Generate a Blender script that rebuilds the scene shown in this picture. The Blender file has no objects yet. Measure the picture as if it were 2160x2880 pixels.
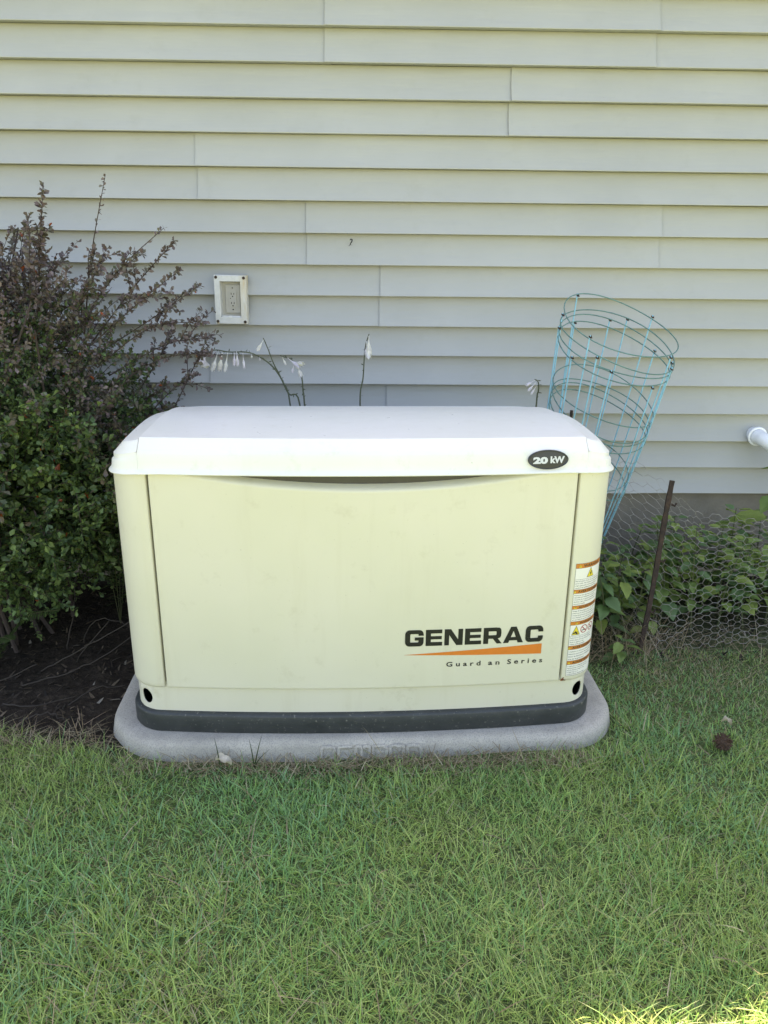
import bpy, math, random
import numpy as np
from mathutils import Vector, Matrix, noise

random.seed(7)
RNG = np.random.default_rng(7)
S = bpy.context.scene
COL = S.collection
PI = math.pi

# ------------------------------------------------------------------ camera
CAM_LOC = Vector((0.0155, -2.0334, 1.2289))
PITCH, YAW, ROLL = 0.3299, -0.0232, 0.0107
cp, sp = math.cos(PITCH), math.sin(PITCH)
Zr = Matrix.Rotation(YAW, 3, 'Z')
r_ = Zr @ Vector((1, 0, 0)); f_ = Zr @ Vector((0, cp, -sp)); u_ = Zr @ Vector((0, sp, cp))
cr, sr = math.cos(ROLL), math.sin(ROLL)
r2 = cr * r_ + sr * u_; u2 = -sr * r_ + cr * u_
cam_data = bpy.data.cameras.new('camera')
cam = bpy.data.objects.new('camera', cam_data); COL.objects.link(cam)
M = Matrix.Identity(4)
for i in range(3):
    M[i][0] = r2[i]; M[i][1] = u2[i]; M[i][2] = -f_[i]; M[i][3] = CAM_LOC[i]
cam.matrix_world = M
cam_data.sensor_fit = 'VERTICAL'; cam_data.sensor_height = 36.0
cam_data.lens = 2164.0 / 2880.0 * 36.0
cam_data.clip_start = 0.02; cam_data.clip_end = 1000
S.camera = cam

# ------------------------------------------------------------------ sky, sun, exposure
SUN_EL = math.radians(56.0)
SUN_AZ = math.radians(6.0)          # 0 = straight from behind the house (+Y), positive towards +X
w = bpy.data.worlds.new('World'); S.world = w; w.use_nodes = True
nt = w.node_tree; nt.nodes.clear()
sky = nt.nodes.new('ShaderNodeTexSky'); sky.sky_type = 'NISHITA'; sky.sun_disc = False
sky.sun_elevation = SUN_EL; sky.sun_rotation = SUN_AZ
sky.air_density = 1.0; sky.dust_density = 1.6; sky.ozone_density = 1.0
bg = nt.nodes.new('ShaderNodeBackground'); bg.inputs['Strength'].default_value = 0.08
wo = nt.nodes.new('ShaderNodeOutputWorld')
nt.links.new(sky.outputs[0], bg.inputs[0]); nt.links.new(bg.outputs[0], wo.inputs[0])
sun_d = bpy.data.lights.new('sun', 'SUN'); sun_d.energy = 4.9; sun_d.angle = math.radians(0.5)
sun_d.color = (1.0, 0.94, 0.84)
sun = bpy.data.objects.new('sun', sun_d); COL.objects.link(sun)
sd = Vector((math.sin(SUN_AZ) * math.cos(SUN_EL), math.cos(SUN_AZ) * math.cos(SUN_EL), math.sin(SUN_EL)))
sun.rotation_euler = sd.to_track_quat('Z', 'Y').to_euler()
sun.location = sd * 20
S.view_settings.view_transform = 'Standard'; S.view_settings.look = 'None'
S.view_settings.gamma = 1.0; S.view_settings.use_curve_mapping = False
S.view_settings.exposure = 2.96
S.view_settings.use_white_balance = True
S.view_settings.white_balance_temperature = 8120
S.view_settings.white_balance_tint = 17
S.render.engine = 'CYCLES'
S.cycles.use_denoising = True
S.cycles.max_bounces = 8; S.cycles.diffuse_bounces = 5; S.cycles.transparent_max_bounces = 8

# ------------------------------------------------------------------ materials
class NT:
    def __init__(s, name):
        s.m = bpy.data.materials.new(name); s.m.use_nodes = True
        s.t = s.m.node_tree; s.t.nodes.clear()
        s.o = s.n('ShaderNodeOutputMaterial'); s.b = s.n('ShaderNodeBsdfPrincipled')
        s.l(s.b.outputs[0], s.o.inputs[0])
    def n(s, k, **kw):
        x = s.t.nodes.new(k)
        for a, v in kw.items(): setattr(x, a, v)
        return x
    def l(s, a, b): s.t.links.new(a, b)
    def coord(s, scale=(1, 1, 1), kind='Object'):
        tc = s.n('ShaderNodeTexCoord'); mp = s.n('ShaderNodeMapping'); mp.inputs['Scale'].default_value = scale
        s.l(tc.outputs[kind], mp.inputs[0]); return mp.outputs[0]
    def noise(s, scale, detail=4, rough=0.55, vec=None):
        x = s.n('ShaderNodeTexNoise'); x.inputs['Scale'].default_value = scale
        x.inputs['Detail'].default_value = detail; x.inputs['Roughness'].default_value = rough
        if vec is not None: s.l(vec, x.inputs['Vector'])
        return x.outputs['Fac']
    def ramp(s, fac, stops):
        x = s.n('ShaderNodeValToRGB'); e = x.color_ramp.elements
        while len(e) < len(stops): e.new(0.5)
        for k, (p, c) in zip(e, stops):
            k.position = p; k.color = (c[0], c[1], c[2], 1) if len(c) == 3 else c
        s.l(fac, x.inputs[0]); return x.outputs[0]
    def mix(s, fac, a, b, blend='MIX'):
        x = s.n('ShaderNodeMix', data_type='RGBA', blend_type=blend)
        for sock, v in ((x.inputs[0], fac), (x.inputs[6], a), (x.inputs[7], b)):
            if hasattr(v, 'links') or hasattr(v, 'is_output'): s.l(v, sock)
            elif isinstance(v, (int, float)): sock.default_value = v
            else: sock.default_value = (v[0], v[1], v[2], 1)
        return x.outputs[2]
    def bump(s, h, strength=0.3, dist=0.002, prev=None):
        x = s.n('ShaderNodeBump'); x.inputs['Strength'].default_value = strength
        x.inputs['Distance'].default_value = dist; s.l(h, x.inputs['Height'])
        if prev is not None: s.l(prev, x.inputs['Normal'])
        return x.outputs[0]
    def set(s, color=None, rough=None, normal=None, metal=None, spec=None):
        for k, v in (('Base Color', color), ('Roughness', rough), ('Normal', normal), ('Metallic', metal), ('Specular IOR Level', spec)):
            if v is None: continue
            if hasattr(v, 'is_output'): s.l(v, s.b.inputs[k])
            elif isinstance(v, (int, float)): s.b.inputs[k].default_value = v
            else: s.b.inputs[k].default_value = (v[0], v[1], v[2], 1)
        return s.m

MAT = {}
def simple(name, c, rough=0.5, var=0.12, scale=60, bump=0.0, metal=0.0, spec=None, c2=None, bscale=None):
    q = NT(name); v = q.coord()
    d = c2 or tuple(x * (1 - var) for x in c)
    q.set(q.ramp(q.noise(scale, 5, 0.6, v), [(0.3, d), (0.7, c)]), rough, metal=metal, spec=spec)
    if bump: q.set(normal=q.bump(q.noise(bscale or scale * 3, 4, 0.6, v), bump, 0.002))
    MAT[name] = q.m; return q.m

q = NT('rust_wash'); v = q.coord(); q.set(q.ramp(q.noise(60, 5, .6, v), [(.3, (.55, .40, .22)), (.7, (.66, .60, .46))]), .6); MAT['rust_wash'] = q.m
# siding vinyl
q = NT('vinyl'); v = q.coord((1, 1, 1)); vs = q.coord((2.0, 30, 60)); vl = q.coord((1.6, 1, 9))
base = q.mix(q.ramp(q.noise(2.2, 4, 0.6, v), [(0.35, (0, 0, 0)), (0.7, (1, 1, 1))]), (0.375, 0.378, 0.348), (0.415, 0.417, 0.384))
dirt = q.ramp(q.noise(9, 6, 0.7, v), [(0.55, (0, 0, 0)), (0.85, (0.35, 0.35, 0.35))])
base = q.mix(dirt, base, (0.30, 0.295, 0.235))
speck = q.ramp(q.noise(150, 2, 0.5, v), [(0.74, (0, 0, 0)), (0.79, (0.5, 0.5, 0.5))])
base = q.mix(speck, base, (0.30, 0.29, 0.24))
nb = q.bump(q.noise(6, 5, 0.6, vs), 0.25, 0.0006)
nb = q.bump(q.noise(3.0, 2, 0.5, vl), 0.5, 0.006, nb)
MAT['vinyl'] = q.set(base, 0.42, nb, spec=0.35)
# foundation
q = NT('foundation'); v = q.coord()
c = q.ramp(q.noise(6, 6, 0.65, v), [(0.3, (0.17, 0.15, 0.118)), (0.7, (0.26, 0.235, 0.19))])
MAT['foundation'] = q.set(c, 0.9, q.bump(q.noise(55, 6, 0.7, v), 0.5, 0.004))
simple('shingle', (0.09, 0.085, 0.08), 0.9, 0.4, 30, 0.6)
simple('sheathing', (0.4, 0.4, 0.38), 0.8)
# generator paint
def paint(name, c, grime=0.35, rough=0.38):
    q = NT(name); v = q.coord(); vz = q.coord((3, 3, 0.5))
    a = q.mix(q.ramp(q.noise(3.0, 3, 0.5, v), [(0.35, (0, 0, 0)), (0.65, (1, 1, 1))]), c, tuple(x * y for x, y in zip(c, (0.955, 0.965, 0.93))))
    sc = q.ramp(q.noise(16, 8, 0.72, v), [(0.58, (0, 0, 0)), (0.78, (grime,) * 3)])
    a = q.mix(sc, a, (0.50, 0.46, 0.32))
    sp = q.ramp(q.noise(210, 2, 0.5, v), [(0.755, (0, 0, 0)), (0.79, (0.6,) * 3)])
    a = q.mix(sp, a, (0.25, 0.22, 0.15))
    vs_ = q.coord((17, 17, 1.6))
    run = q.ramp(q.noise(1.0, 5, 0.62, vs_), [(0.55, (0, 0, 0)), (0.80, (grime * 0.45,) * 3)])
    a = q.mix(run, a, tuple(x * y for x, y in zip(c, (0.74, 0.70, 0.58))))
    rr = q.ramp(q.noise(25, 4, 0.6, v), [(0.3, (rough - 0.05,) * 3), (0.7, (rough + 0.12,) * 3)])
    nb = q.bump(q.noise(700, 2, 0.5, v), 0.06, 0.0004)
    nb = q.bump(q.noise(4, 1, 0.5, v), 0.15, 0.003, nb)
    MAT[name] = q.set(a, rr, nb, spec=0.4)
paint('cream', (0.675, 0.64, 0.505), 0.5)
paint('cream_band', (0.67, 0.635, 0.505), 0.8, 0.5)
paint('lid_paint', (0.77, 0.755, 0.70), 0.35, 0.32)
simple('shade_grey', (0.085, 0.08, 0.068), 0.9)  # painted shade for the door's finger recess
simple('inner_dark', (0.02, 0.02, 0.018), 0.9)
q = NT('skirt_plastic'); v = q.coord(); vz = q.coord((1, 1, 5))
c = q.ramp(q.noise(14, 6, 0.7, v), [(0.35, (0.026, 0.030, 0.029)), (0.68, (0.045, 0.050, 0.048))])
c = q.mix(q.ramp(q.noise(120, 3, 0.6, v), [(0.62, (0, 0, 0)), (0.74, (0.55,) * 3)]), c, (0.26, 0.25, 0.21))
MAT['skirt_plastic'] = q.set(c, 0.5, q.bump(q.noise(240, 3, 0.6, v), 0.2, 0.001))
q = NT('pad_concrete'); v = q.coord()
c = q.ramp(q.noise(9, 7, 0.7, v), [(0.3, (0.335, 0.312, 0.258)), (0.7, (0.505, 0.468, 0.392))])
c = q.mix(q.ramp(q.noise(330, 3, 0.7, v), [(0.42, (0.6,) * 3), (0.5, (0, 0, 0))]), c, (0.22, 0.22, 0.21))
c = q.mix(q.ramp(q.noise(90, 3, 0.6, v), [(0.70, (0, 0, 0)), (0.76, (0.8,) * 3)]), c, (0.12, 0.10, 0.07))
MAT['pad_concrete'] = q.set(c, 0.85, q.bump(q.noise(420, 3, 0.7, v), 0.4, 0.0015))
simple('vinyl_black', (0.012, 0.012, 0.013), 0.4)
simple('vinyl_orange', (0.72, 0.20, 0.03), 0.42, 0.08)
simple('label_white', (0.80, 0.78, 0.70), 0.45, 0.05)
simple('label_orange', (0.62, 0.21, 0.035), 0.45, 0.12, 20)
simple('label_yellow', (0.80, 0.62, 0.05), 0.45)
simple('label_red', (0.42, 0.03, 0.03), 0.45)
simple('label_ink', (0.03, 0.028, 0.025), 0.5)
simple('badge_black', (0.018, 0.022, 0.028), 0.28)
simple('badge_silver', (0.62, 0.64, 0.66), 0.35)
simple('rust', (0.25, 0.075, 0.02), 0.85, 0.6, 120, 0.4)
simple('white_plastic', (0.78, 0.78, 0.75), 0.4, 0.06)
q = NT('outlet_frame'); v = q.coord(); tc = q.n('ShaderNodeTexCoord'); sx = q.n('ShaderNodeSeparateXYZ'); q.l(tc.outputs['Object'], sx.inputs[0])
a = q.ramp(q.noise(30, 5, 0.6, v), [(0.3, (0.56, 0.555, 0.50)), (0.7, (0.68, 0.675, 0.63))])
mr = q.n('ShaderNodeMapRange'); mr.inputs[1].default_value = 0.026; mr.inputs[2].default_value = 0.046; q.l(sx.outputs[0], mr.inputs[0])
st = q.n('ShaderNodeMath', operation='MULTIPLY'); q.l(mr.outputs[0], st.inputs[0])
q.l(q.ramp(q.noise(14, 5, 0.6, q.coord((3, 1, 0.6))), [(0.4, (0.15,) * 3), (0.6, (0.75,) * 3)]), st.inputs[1])
a = q.mix(st.outputs[0], a, (0.55, 0.44, 0.24)); MAT['outlet_frame'] = q.set(a, 0.45)
simple('almond_plastic', (0.44, 0.415, 0.35), 0.45, 0.08)
simple('slot_dark', (0.015, 0.014, 0.013), 0.8)
simple('wire_blue', (0.28, 0.62, 0.78), 0.4, 0.25, 40)
simple('wire_green', (0.14, 0.28, 0.25), 0.5, 0.45, 50)
q = NT('galvanised'); v = q.coord()
MAT['galvanised'] = q.set(q.ramp(q.noise(30, 4, 0.6, v), [(0.35, (0.22, 0.19, 0.15)), (0.65, (0.46, 0.44, 0.40))]), 0.5, metal=0.35)
q = NT('rusty_steel'); v = q.coord()
c = q.ramp(q.noise(45, 7, 0.7, v), [(0.3, (0.022, 0.016, 0.013)), (0.55, (0.052, 0.032, 0.023)), (0.75, (0.11, 0.058, 0.033))])
MAT['rusty_steel'] = q.set(c, 0.9, q.bump(q.noise(160, 5, 0.7, v), 0.6, 0.003))
simple('pvc_white', (0.84, 0.85, 0.86), 0.3, 0.05, 12)
simple('bark', (0.07, 0.05, 0.04), 0.85, 0.4, 80, 0.5)
simple('twig_pale', (0.05, 0.039, 0.029), 0.85, 0.4, 60, 0.4)
simple('stem_green', (0.09, 0.11, 0.045), 0.6, 0.3, 60)
simple('stem_dark', (0.10, 0.115, 0.06), 0.6, 0.4, 90)
simple('cone_brown', (0.10, 0.055, 0.03), 0.8, 0.5, 120, 0.4)
simple('dead_leaf', (0.52, 0.46, 0.36), 0.7, 0.3, 60, 0.3)

def leafy(name, rough=0.45, trans=0.25, tint=(1, 1, 1), vein=0.0):
    """Leaf colour comes from the mesh attribute 'col'; thin-sheet translucency mixed in."""
    q = NT(name); at = q.n('ShaderNodeAttribute'); at.attribute_name = 'col'
    v = q.coord()
    c = q.mix(q.ramp(q.noise(90, 4, 0.6, v), [(0.3, (0.78,) * 3), (0.7, (1.12,) * 3)]), (1, 1, 1), (1, 1, 1))
    m1 = q.n('ShaderNodeMix', data_type='RGBA', blend_type='MULTIPLY'); m1.inputs[0].default_value = 1.0
    q.l(at.outputs['Color'], m1.inputs[6])
    q.l(q.ramp(q.noise(90, 4, 0.6, v), [(0.3, (0.75 * tint[0], 0.75 * tint[1], 0.75 * tint[2])), (0.7, (1.1 * tint[0], 1.1 * tint[1], 1.1 * tint[2]))]), m1.inputs[7])
    q.set(m1.outputs[2], rough, spec=0.35)
    tr = q.n('ShaderNodeBsdfTranslucent'); ms = q.n('ShaderNodeMixShader'); ms.inputs[0].default_value = trans
    m2 = q.n('ShaderNodeMix', data_type='RGBA', blend_type='MULTIPLY'); m2.inputs[0].default_value = 1.0
    q.l(m1.outputs[2], m2.inputs[6]); m2.inputs[7].default_value = (1.25, 1.4, 0.7, 1)
    q.l(m2.outputs[2], tr.inputs[0])
    q.l(q.b.outputs[0], ms.inputs[1]); q.l(tr.outputs[0], ms.inputs[2]); q.l(ms.outputs[0], q.o.inputs[0])
    MAT[name] = q.m; return q
leafy('grass_blade', 0.42, 0.30)
leafy('shrub_leaf', 0.42, 0.18)
leafy('herb_leaf', 0.5, 0.25)
leafy('petal', 0.5, 0.35)
leafy('dry_stuff', 0.75, 0.15)
# ground
q = NT('ground'); at = q.n('ShaderNodeAttribute'); at.attribute_name = 'col'; v = q.coord()
sxy = q.n('ShaderNodeSeparateColor'); q.l(at.outputs['Color'], sxy.inputs[0])
soil = q.ramp(q.noise(35, 8, 0.72, v), [(0.3, (0.016, 0.012, 0.009)), (0.55, (0.046, 0.036, 0.027)), (0.75, (0.105, 0.082, 0.060))])
thatch = q.ramp(q.noise(60, 8, 0.7, v), [(0.3, (0.055, 0.078, 0.030)), (0.55, (0.105, 0.14, 0.055)), (0.75, (0.19, 0.20, 0.10))])
far = q.ramp(q.noise(0.8, 6, 0.7, v), [(0.3, (0.125, 0.15, 0.075)), (0.7, (0.165, 0.185, 0.10))])
c = q.mix(sxy.outputs[0], thatch, soil); c = q.mix(sxy.outputs[1], c, far)
nb = q.bump(q.noise(60, 8, 0.75, v), 0.8, 0.012)
MAT['ground'] = q.set(c, 0.95, nb, spec=0.1)

# ------------------------------------------------------------------ mesh helpers
class MB:
    def __init__(s): s.v = []; s.f = []; s.c = []; s.mi = []
    def add(s, vs, fs, col=None, mi=0):
        o = len(s.v); s.v.extend([tuple(p) for p in vs])
        s.f.extend([tuple(i + o for i in f) for f in fs]); s.mi.extend([mi] * len(fs))
        s.c.extend([col or (1, 1, 1)] * len(vs)); return o
    def box(s, x0, x1, y0, y1, z0, z1, col=None):
        s.add([(x0, y0, z0), (x1, y0, z0), (x1, y1, z0), (x0, y1, z0), (x0, y0, z1), (x1, y0, z1), (x1, y1, z1), (x0, y1, z1)],
              [(0, 3, 2, 1), (4, 5, 6, 7), (0, 1, 5, 4), (1, 2, 6, 5), (2, 3, 7, 6), (3, 0, 4, 7)], col)
    def grid(s, P, nu, nv, col=None, closed=False, flip=False):
        fs = []
        for j in range(nv - 1):
            for i in range(nu - (0 if closed else 1)):
                a = j * nu + i; b = j * nu + (i + 1) % nu
                q = (a, b, b + nu, a + nu); fs.append(q[::-1] if flip else q)
        s.add(P, fs, col)
    def tube(s, pts, rad, n=6, col=None, closed=False, caps=True):
        pts = [Vector(p) for p in pts]; m = len(pts)
        rad = rad if isinstance(rad, (list, tuple)) else [rad] * m
        V = []; prev = None
        for i, p in enumerate(pts):
            if closed: t = pts[(i + 1) % m] - pts[i - 1]
            else: t = pts[min(i + 1, m - 1)] - pts[max(i - 1, 0)]
            t.normalize()
            if prev is None:
                a = t.orthogonal().normalized()
            else:
                a = prev - t * prev.dot(t)
                a = a.normalized() if a.length > 1e-6 else t.orthogonal().normalized()
            prev = a; b = t.cross(a)
            for k in range(n):
                g = 2 * PI * k / n
                V.append(p + (a * math.cos(g) + b * math.sin(g)) * rad[i])
        F = []
        for i in range(m if closed else m - 1):
            for k in range(n):
                i2 = (i + 1) % m
                F.append((i * n + k, i * n + (k + 1) % n, i2 * n + (k + 1) % n, i2 * n + k))
        if caps and not closed:
            F.append(tuple(range(n - 1, -1, -1))); F.append(tuple((m - 1) * n + k for k in range(n)))
        s.add(V, F, col)
    def mesh(s, name, smooth=False, weld=False):
        me = bpy.data.meshes.new(name); me.from_pydata(s.v, [], s.f)
        if any(c != (1, 1, 1) for c in s.c):
            a = me.color_attributes.new('col', 'FLOAT_COLOR', 'POINT')
            a.data.foreach_set('color', np.array([(c[0], c[1], c[2], 1) for c in s.c], dtype=np.float32).ravel())
        if smooth: me.polygons.foreach_set('use_smooth', [True] * len(me.polygons))
        me.update(); return me
    def obj(s, name, mat, parent=None, smooth=False, autosmooth=None):
        me = s.mesh(name, smooth); return mkobj(name, me, mat, parent, autosmooth)

def mkobj(name, me, mat=None, parent=None, autosmooth=None):
    if mat is not None:
        me.materials.clear(); me.materials.append(MAT[mat] if isinstance(mat, str) else mat)
    o = bpy.data.objects.new(name, me); COL.objects.link(o)
    if parent is not None: o.parent = parent
    if autosmooth is not None:
        ang = math.radians(autosmooth)
        me.polygons.foreach_set('use_smooth', [True] * len(me.polygons))
        me.set_sharp_from_angle(angle=ang)
    return o
def tag(o, label=None, cat=None, group=None, kind=None):
    if label: o['label'] = label
    if cat: o['category'] = cat
    if group: o['group'] = group
    if kind: o['kind'] = kind
    return o
def empty(name, loc=(0, 0, 0), rz=0.0):
    o = bpy.data.objects.new(name, None); o.empty_display_size = 0.05; COL.objects.link(o)
    o.location = loc; o.rotation_euler = (0, 0, rz); return o
def catmull(pts, n=6):
    P = [Vector(p) for p in pts]; out = []
    for i in range(len(P) - 1):
        a, b, c, d = P[max(i - 1, 0)], P[i], P[i + 1], P[min(i + 2, len(P) - 1)]
        for k in range(n):
            t = k / n
            out.append(0.5 * ((2 * b) + (c - a) * t + (2 * a - 5 * b + 4 * c - d) * t * t + (3 * b - a - 3 * c + d) * t ** 3))
    out.append(P[-1]); return out
def sstep(a, b, x):
    t = min(max((x - a) / (b - a), 0.0), 1.0); return t * t * (3 - 2 * t)

WY = 0.7298                     # plane of the siding's lower lips
CS, Z0 = 0.1016, 1.8846         # course height, height of lap line 0

# ------------------------------------------------------------------ ground
def hill(x, y):
    return 0.012 * noise.noise(Vector((x * 1.3, y * 1.3, 3.1))) + 0.007 * noise.noise(Vector((x * 5, y * 5, 1.7)))
def soil_left(x, y):
    edge = -0.375 + 0.05 * noise.noise(Vector((x * 4, 2.2, 0))) + (0.09 * sstep(-0.75, -1.05, x))
    return sstep(edge - 0.03, edge + 0.05, y) * sstep(-0.55, -0.62, x)
def soil_right(x, y):
    edge = 0.04 + 0.12 * sstep(0.70, 0.92, x) + 0.08 * sstep(0.9, 1.4, x) + 0.04 * noise.noise(Vector((x * 5, 7.2, 0)))
    return sstep(edge - 0.05, edge + 0.10, y) * sstep(0.55, 0.62, x)
def ground_z(x, y): return ground_h(x, y) + .016 * sstep(.9, .2, abs(x) - .4) * sstep(-.05, -.3, y) * sstep(-1.3, -.7, y)
def ground_h(x, y):
    k = sstep(3.0, 1.5, max(abs(x), abs(y)))
    s = max(soil_left(x, y), soil_right(x, y)) * k
    h = hill(x, y) * k
    h += s * 0.010 * noise.noise(Vector((x * 16, y * 16, 4.0)))
    return h + 0.004 * k * (abs(x) > .66) 
ax = sorted(set([round(-1.9 + 0.04 * i, 4) for i in range(96)] + [-300, -120, -50, -22, -10, -6, -4, -3, -2.4, 2.4, 3, 4, 6, 10, 22, 50, 120, 300]))
ay = sorted(set([round(-2.2 + 0.04 * i, 4) for i in range(78)] + [-300, -120, -50, -22, -10, -6, -4, -3, 1.2, 2, 4, 8, 20, 60, 150, 300]))
gb = MB()
P = []; Cg = []
for y in ay:
    for x in ax:
        P.append((x, y, ground_z(x, y)))
        Cg.append((min(1.0, soil_left(x, y) + 0.55 * soil_right(x, y) + sstep(0.55, 0.65, y)), sstep(1.6, 2.6, max(abs(x), -y)), 0.0))
gb.grid(P, len(ax), len(ay)); gb.c = Cg
tag(gb.obj('ground', 'ground', smooth=True), kind='structure')

# ------------------------------------------------------------------ house
house = empty('house', (0, WY, 0))
tag(house, 'house wall in pale sage lap siding with taupe foundation behind the generator', 'house')
HX0, HX1, HD = -5.0, 4.0, 7.0
def roof_z(x): return 2.740 - 0.24 * x  # unseen roofline, height and slope shaped to place the shadow edge on the lawn
b = MB()   # block behind the siding
y0 = 0.045
b.add([(HX0, y0, .30), (HX1, y0, .30), (HX1, y0, roof_z(HX1)), (HX0, y0, roof_z(HX0)), (HX0, HD, .30), (HX1, HD, .30), (HX1, HD, roof_z(HX1)), (HX0, HD, roof_z(HX0))],
      [(0, 1, 2, 3), (5, 4, 7, 6), (4, 0, 3, 7), (1, 5, 6, 2), (4, 5, 1, 0)])
b.obj('wall', 'sheathing', house)
b = MB(); b.box(HX0, HX1, 0.032, HD, -0.4, 0.375); b.obj('foundation', 'foundation', house)
b = MB()
th = 0.12
b.add([(HX0 - .1, -.05, roof_z(HX0)), (HX1 + .1, -.05, roof_z(HX1)), (HX1 + .1, HD + .1, roof_z(HX1)), (HX0 - .1, HD + .1, roof_z(HX0)),
       (HX0 - .1, -.05, roof_z(HX0) + th), (HX1 + .1, -.05, roof_z(HX1) + th), (HX1 + .1, HD + .1, roof_z(HX1) + th), (HX0 - .1, HD + .1, roof_z(HX0) + th)],
      [(0, 3, 2, 1), (4, 5, 6, 7), (0, 1, 5, 4), (1, 2, 6, 5), (2, 3, 7, 6), (3, 0, 4, 7)])
roof = b.obj('roof', 'shingle', house)

def course_profile(zt):
    """Profile of one lap course: face bows out to the lower lip, which curls under."""
    pr = []
    D = 0.032
    for k in range(11):
        t = k / 10
        pr.append((D - D * (0.22 * t + 0.78 * t ** 2.0), zt - (CS - 0.0035) * t))
    zb = zt - CS
    pr += [(-0.0006, zb + 0.0022), (-0.0002, zb + 0.0008), (0.0012, zb + 0.0001), (0.0035, zb), (0.0328, zb + 0.0012)]
    return pr
def siding_piece(ztop, x0, x1, proud, rnd, courses=2):
    b = MB()
    for cidx in range(courses):
        pr = course_profile(ztop - CS * cidx)
        jl, jr = rnd.uniform(-.003, .003), rnd.uniform(-.003, .003)
        n = max(2, int((x1 - x0) / 0.08)); xs = [x0 + (x1 - x0) * i / n for i in range(n + 1)]
        xs[0] += jl; xs[-1] += jr
        ph = rnd.uniform(0, 50)
        P = []
        for (yy, zz) in pr:
            for x in xs:
                t = (ztop - CS * cidx - zz) / CS
                wv = 0.0011 * noise.noise(Vector((x * 1.4, ph, t * .7))) * t
                edge = 0.0028 * (sstep(0.04, 0.0, x - x0) + sstep(0.04, 0, x1 - x)) * (.35 + .65 * t)
                P.append((x, yy - proud + wv - edge * (1 if proud > 0 else 0), zz + 0.0006 * noise.noise(Vector((x * 2, ph + 9, 0)))))
        b.grid(P, len(xs), len(pr), flip=True)
        # cut ends have the thickness of the sheet
        for xe, fl in ((0, False), (len(xs) - 1, True)):
            Q = []
            for (j, (yy, zz)) in enumerate(pr):
                p = P[j * len(xs) + xe]; Q += [p, (p[0], p[1] + 0.0015, p[2])]
            F = [(2 * j, 2 * j + 1, 2 * j + 3, 2 * j + 2) for j in range(len(pr) - 1)]
            b.add(Q, [f[::-1] if fl else f for f in F])
    o = b.obj('siding_panel', 'vinyl', house, autosmooth=50)
    return o
SEAMS = {0: (-0.124, 0.930), 1: (0.475,), 2: (-0.549,), 3: (-0.192, 1.016), 4: (0.058,), 5: (-0.545, 0.955), 6: (0.082,), 7: (1.037,)}
rnd = random.Random(3)
for k in range(-7, 8):
    ztop = Z0 - CS * (2 * k - 1)
    sm = list(SEAMS.get(k, ()))
    # further seams out of the frame
    while sm and sm[-1] + 3.0 < HX1: sm.append(sm[-1] + rnd.uniform(2.4, 3.2))
    while sm and sm[0] - 3.0 > HX0: sm.insert(0, sm[0] - rnd.uniform(2.4, 3.2))
    xs = [HX0] + sm + [HX1]
    zt_ok = ztop - 2 * CS
    for i in range(len(xs) - 1):
        a, c = xs[i], xs[i + 1]
        # stop under the sloping roof
        c = min(c, (2.740 - ztop) / 0.24)
        if c - a < 0.1: continue
        pr = 0.0042 if i % 2 == 0 else 0.0
        siding_piece(ztop, a - (0.02 if pr == 0 and i else 0), c + (0.02 if pr == 0 and i < len(xs) - 2 else 0), pr, rnd)
# panels whose right end is cut by the slope leave a triangular gable strip of plain wall just under the roof

# ------------------------------------------------------------------ generator
GY = 0.0285
gen = empty('standby_generator', (0.003, 0, 0.06), GY)
tag(gen, 'cream standby generator with white lid standing on a grey pad', 'generator')
GZ = -0.06                      # z below is world height; parts are shifted by GZ
HW, HDp, CR, BOW = 0.593, 0.3175, 0.075, 0.0347
def gpath(u, hw=HW, hd=HDp, r=CR, bow=BOW):
    s = abs(u); L1 = hw - r; La = PI / 2 * r
    if s <= L1: x, y, nx, ny = s, -hd, 0.0, -1.0
    elif s <= L1 + La:
        a = (s - L1) / r; x = hw - r + r * math.sin(a); y = -hd + r - r * math.cos(a); nx, ny = math.sin(a), -math.cos(a)
    else:
        x = hw; y = -hd + r + (s - L1 - La); nx, ny = 1.0, 0.0
    if u < 0: x, nx = -x, -nx
    return x, y, nx, ny
def bowed(x, y, bow=BOW, hd=HDp):
    return y - bow * (1 - (x / 0.61) ** 2) * min(1.2, max(0.0, -y / hd))
def gp(u, off, z, **kw):
    x, y, nx, ny = gpath(u, **kw); x += nx * off; y += ny * off
    return (x, bowed(x, y), z + GZ)
L1 = HW - CR; LA = PI / 2 * CR; UMAX = L1 + LA + 2 * HDp - CR
def urange(a, b, n): return [a + (b - a) * i / (n - 1) for i in range(n)]
U_ALL = urange(-UMAX, -L1 - LA, 4) + urange(-L1 - LA, -L1, 10)[1:] + urange(-L1, L1, 31)[1:] + urange(L1, L1 + LA, 10)[1:] + urange(L1 + LA, UMAX, 4)[1:]
def strip(b, us, prof, endoff=None, closeback=False):
    P = []
    for (off, z) in prof:
        for u in us:
            P.append(gp(u, off + (endoff(u) if endoff else 0), z))
    n = len(us)
    b.grid(P, n, len(prof), closed=closeback)
# liner
b = MB(); strip(b, U_ALL, [(-0.05, 0.07), (-0.05, 0.755)], closeback=True); b.obj('inner_frame', 'inner_dark', gen, autosmooth=40)
# dark plastic skirt
b = MB(); strip(b, U_ALL, [(-0.02, 0.0602), (0.006, 0.0602), (0.0085, 0.064), (0.0085, 0.107), (0.0065, 0.1115), (0.002, 0.114), (-0.02, 0.1145)], closeback=True)
b.obj('skirt', 'skirt_plastic', gen, autosmooth=45)
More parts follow.
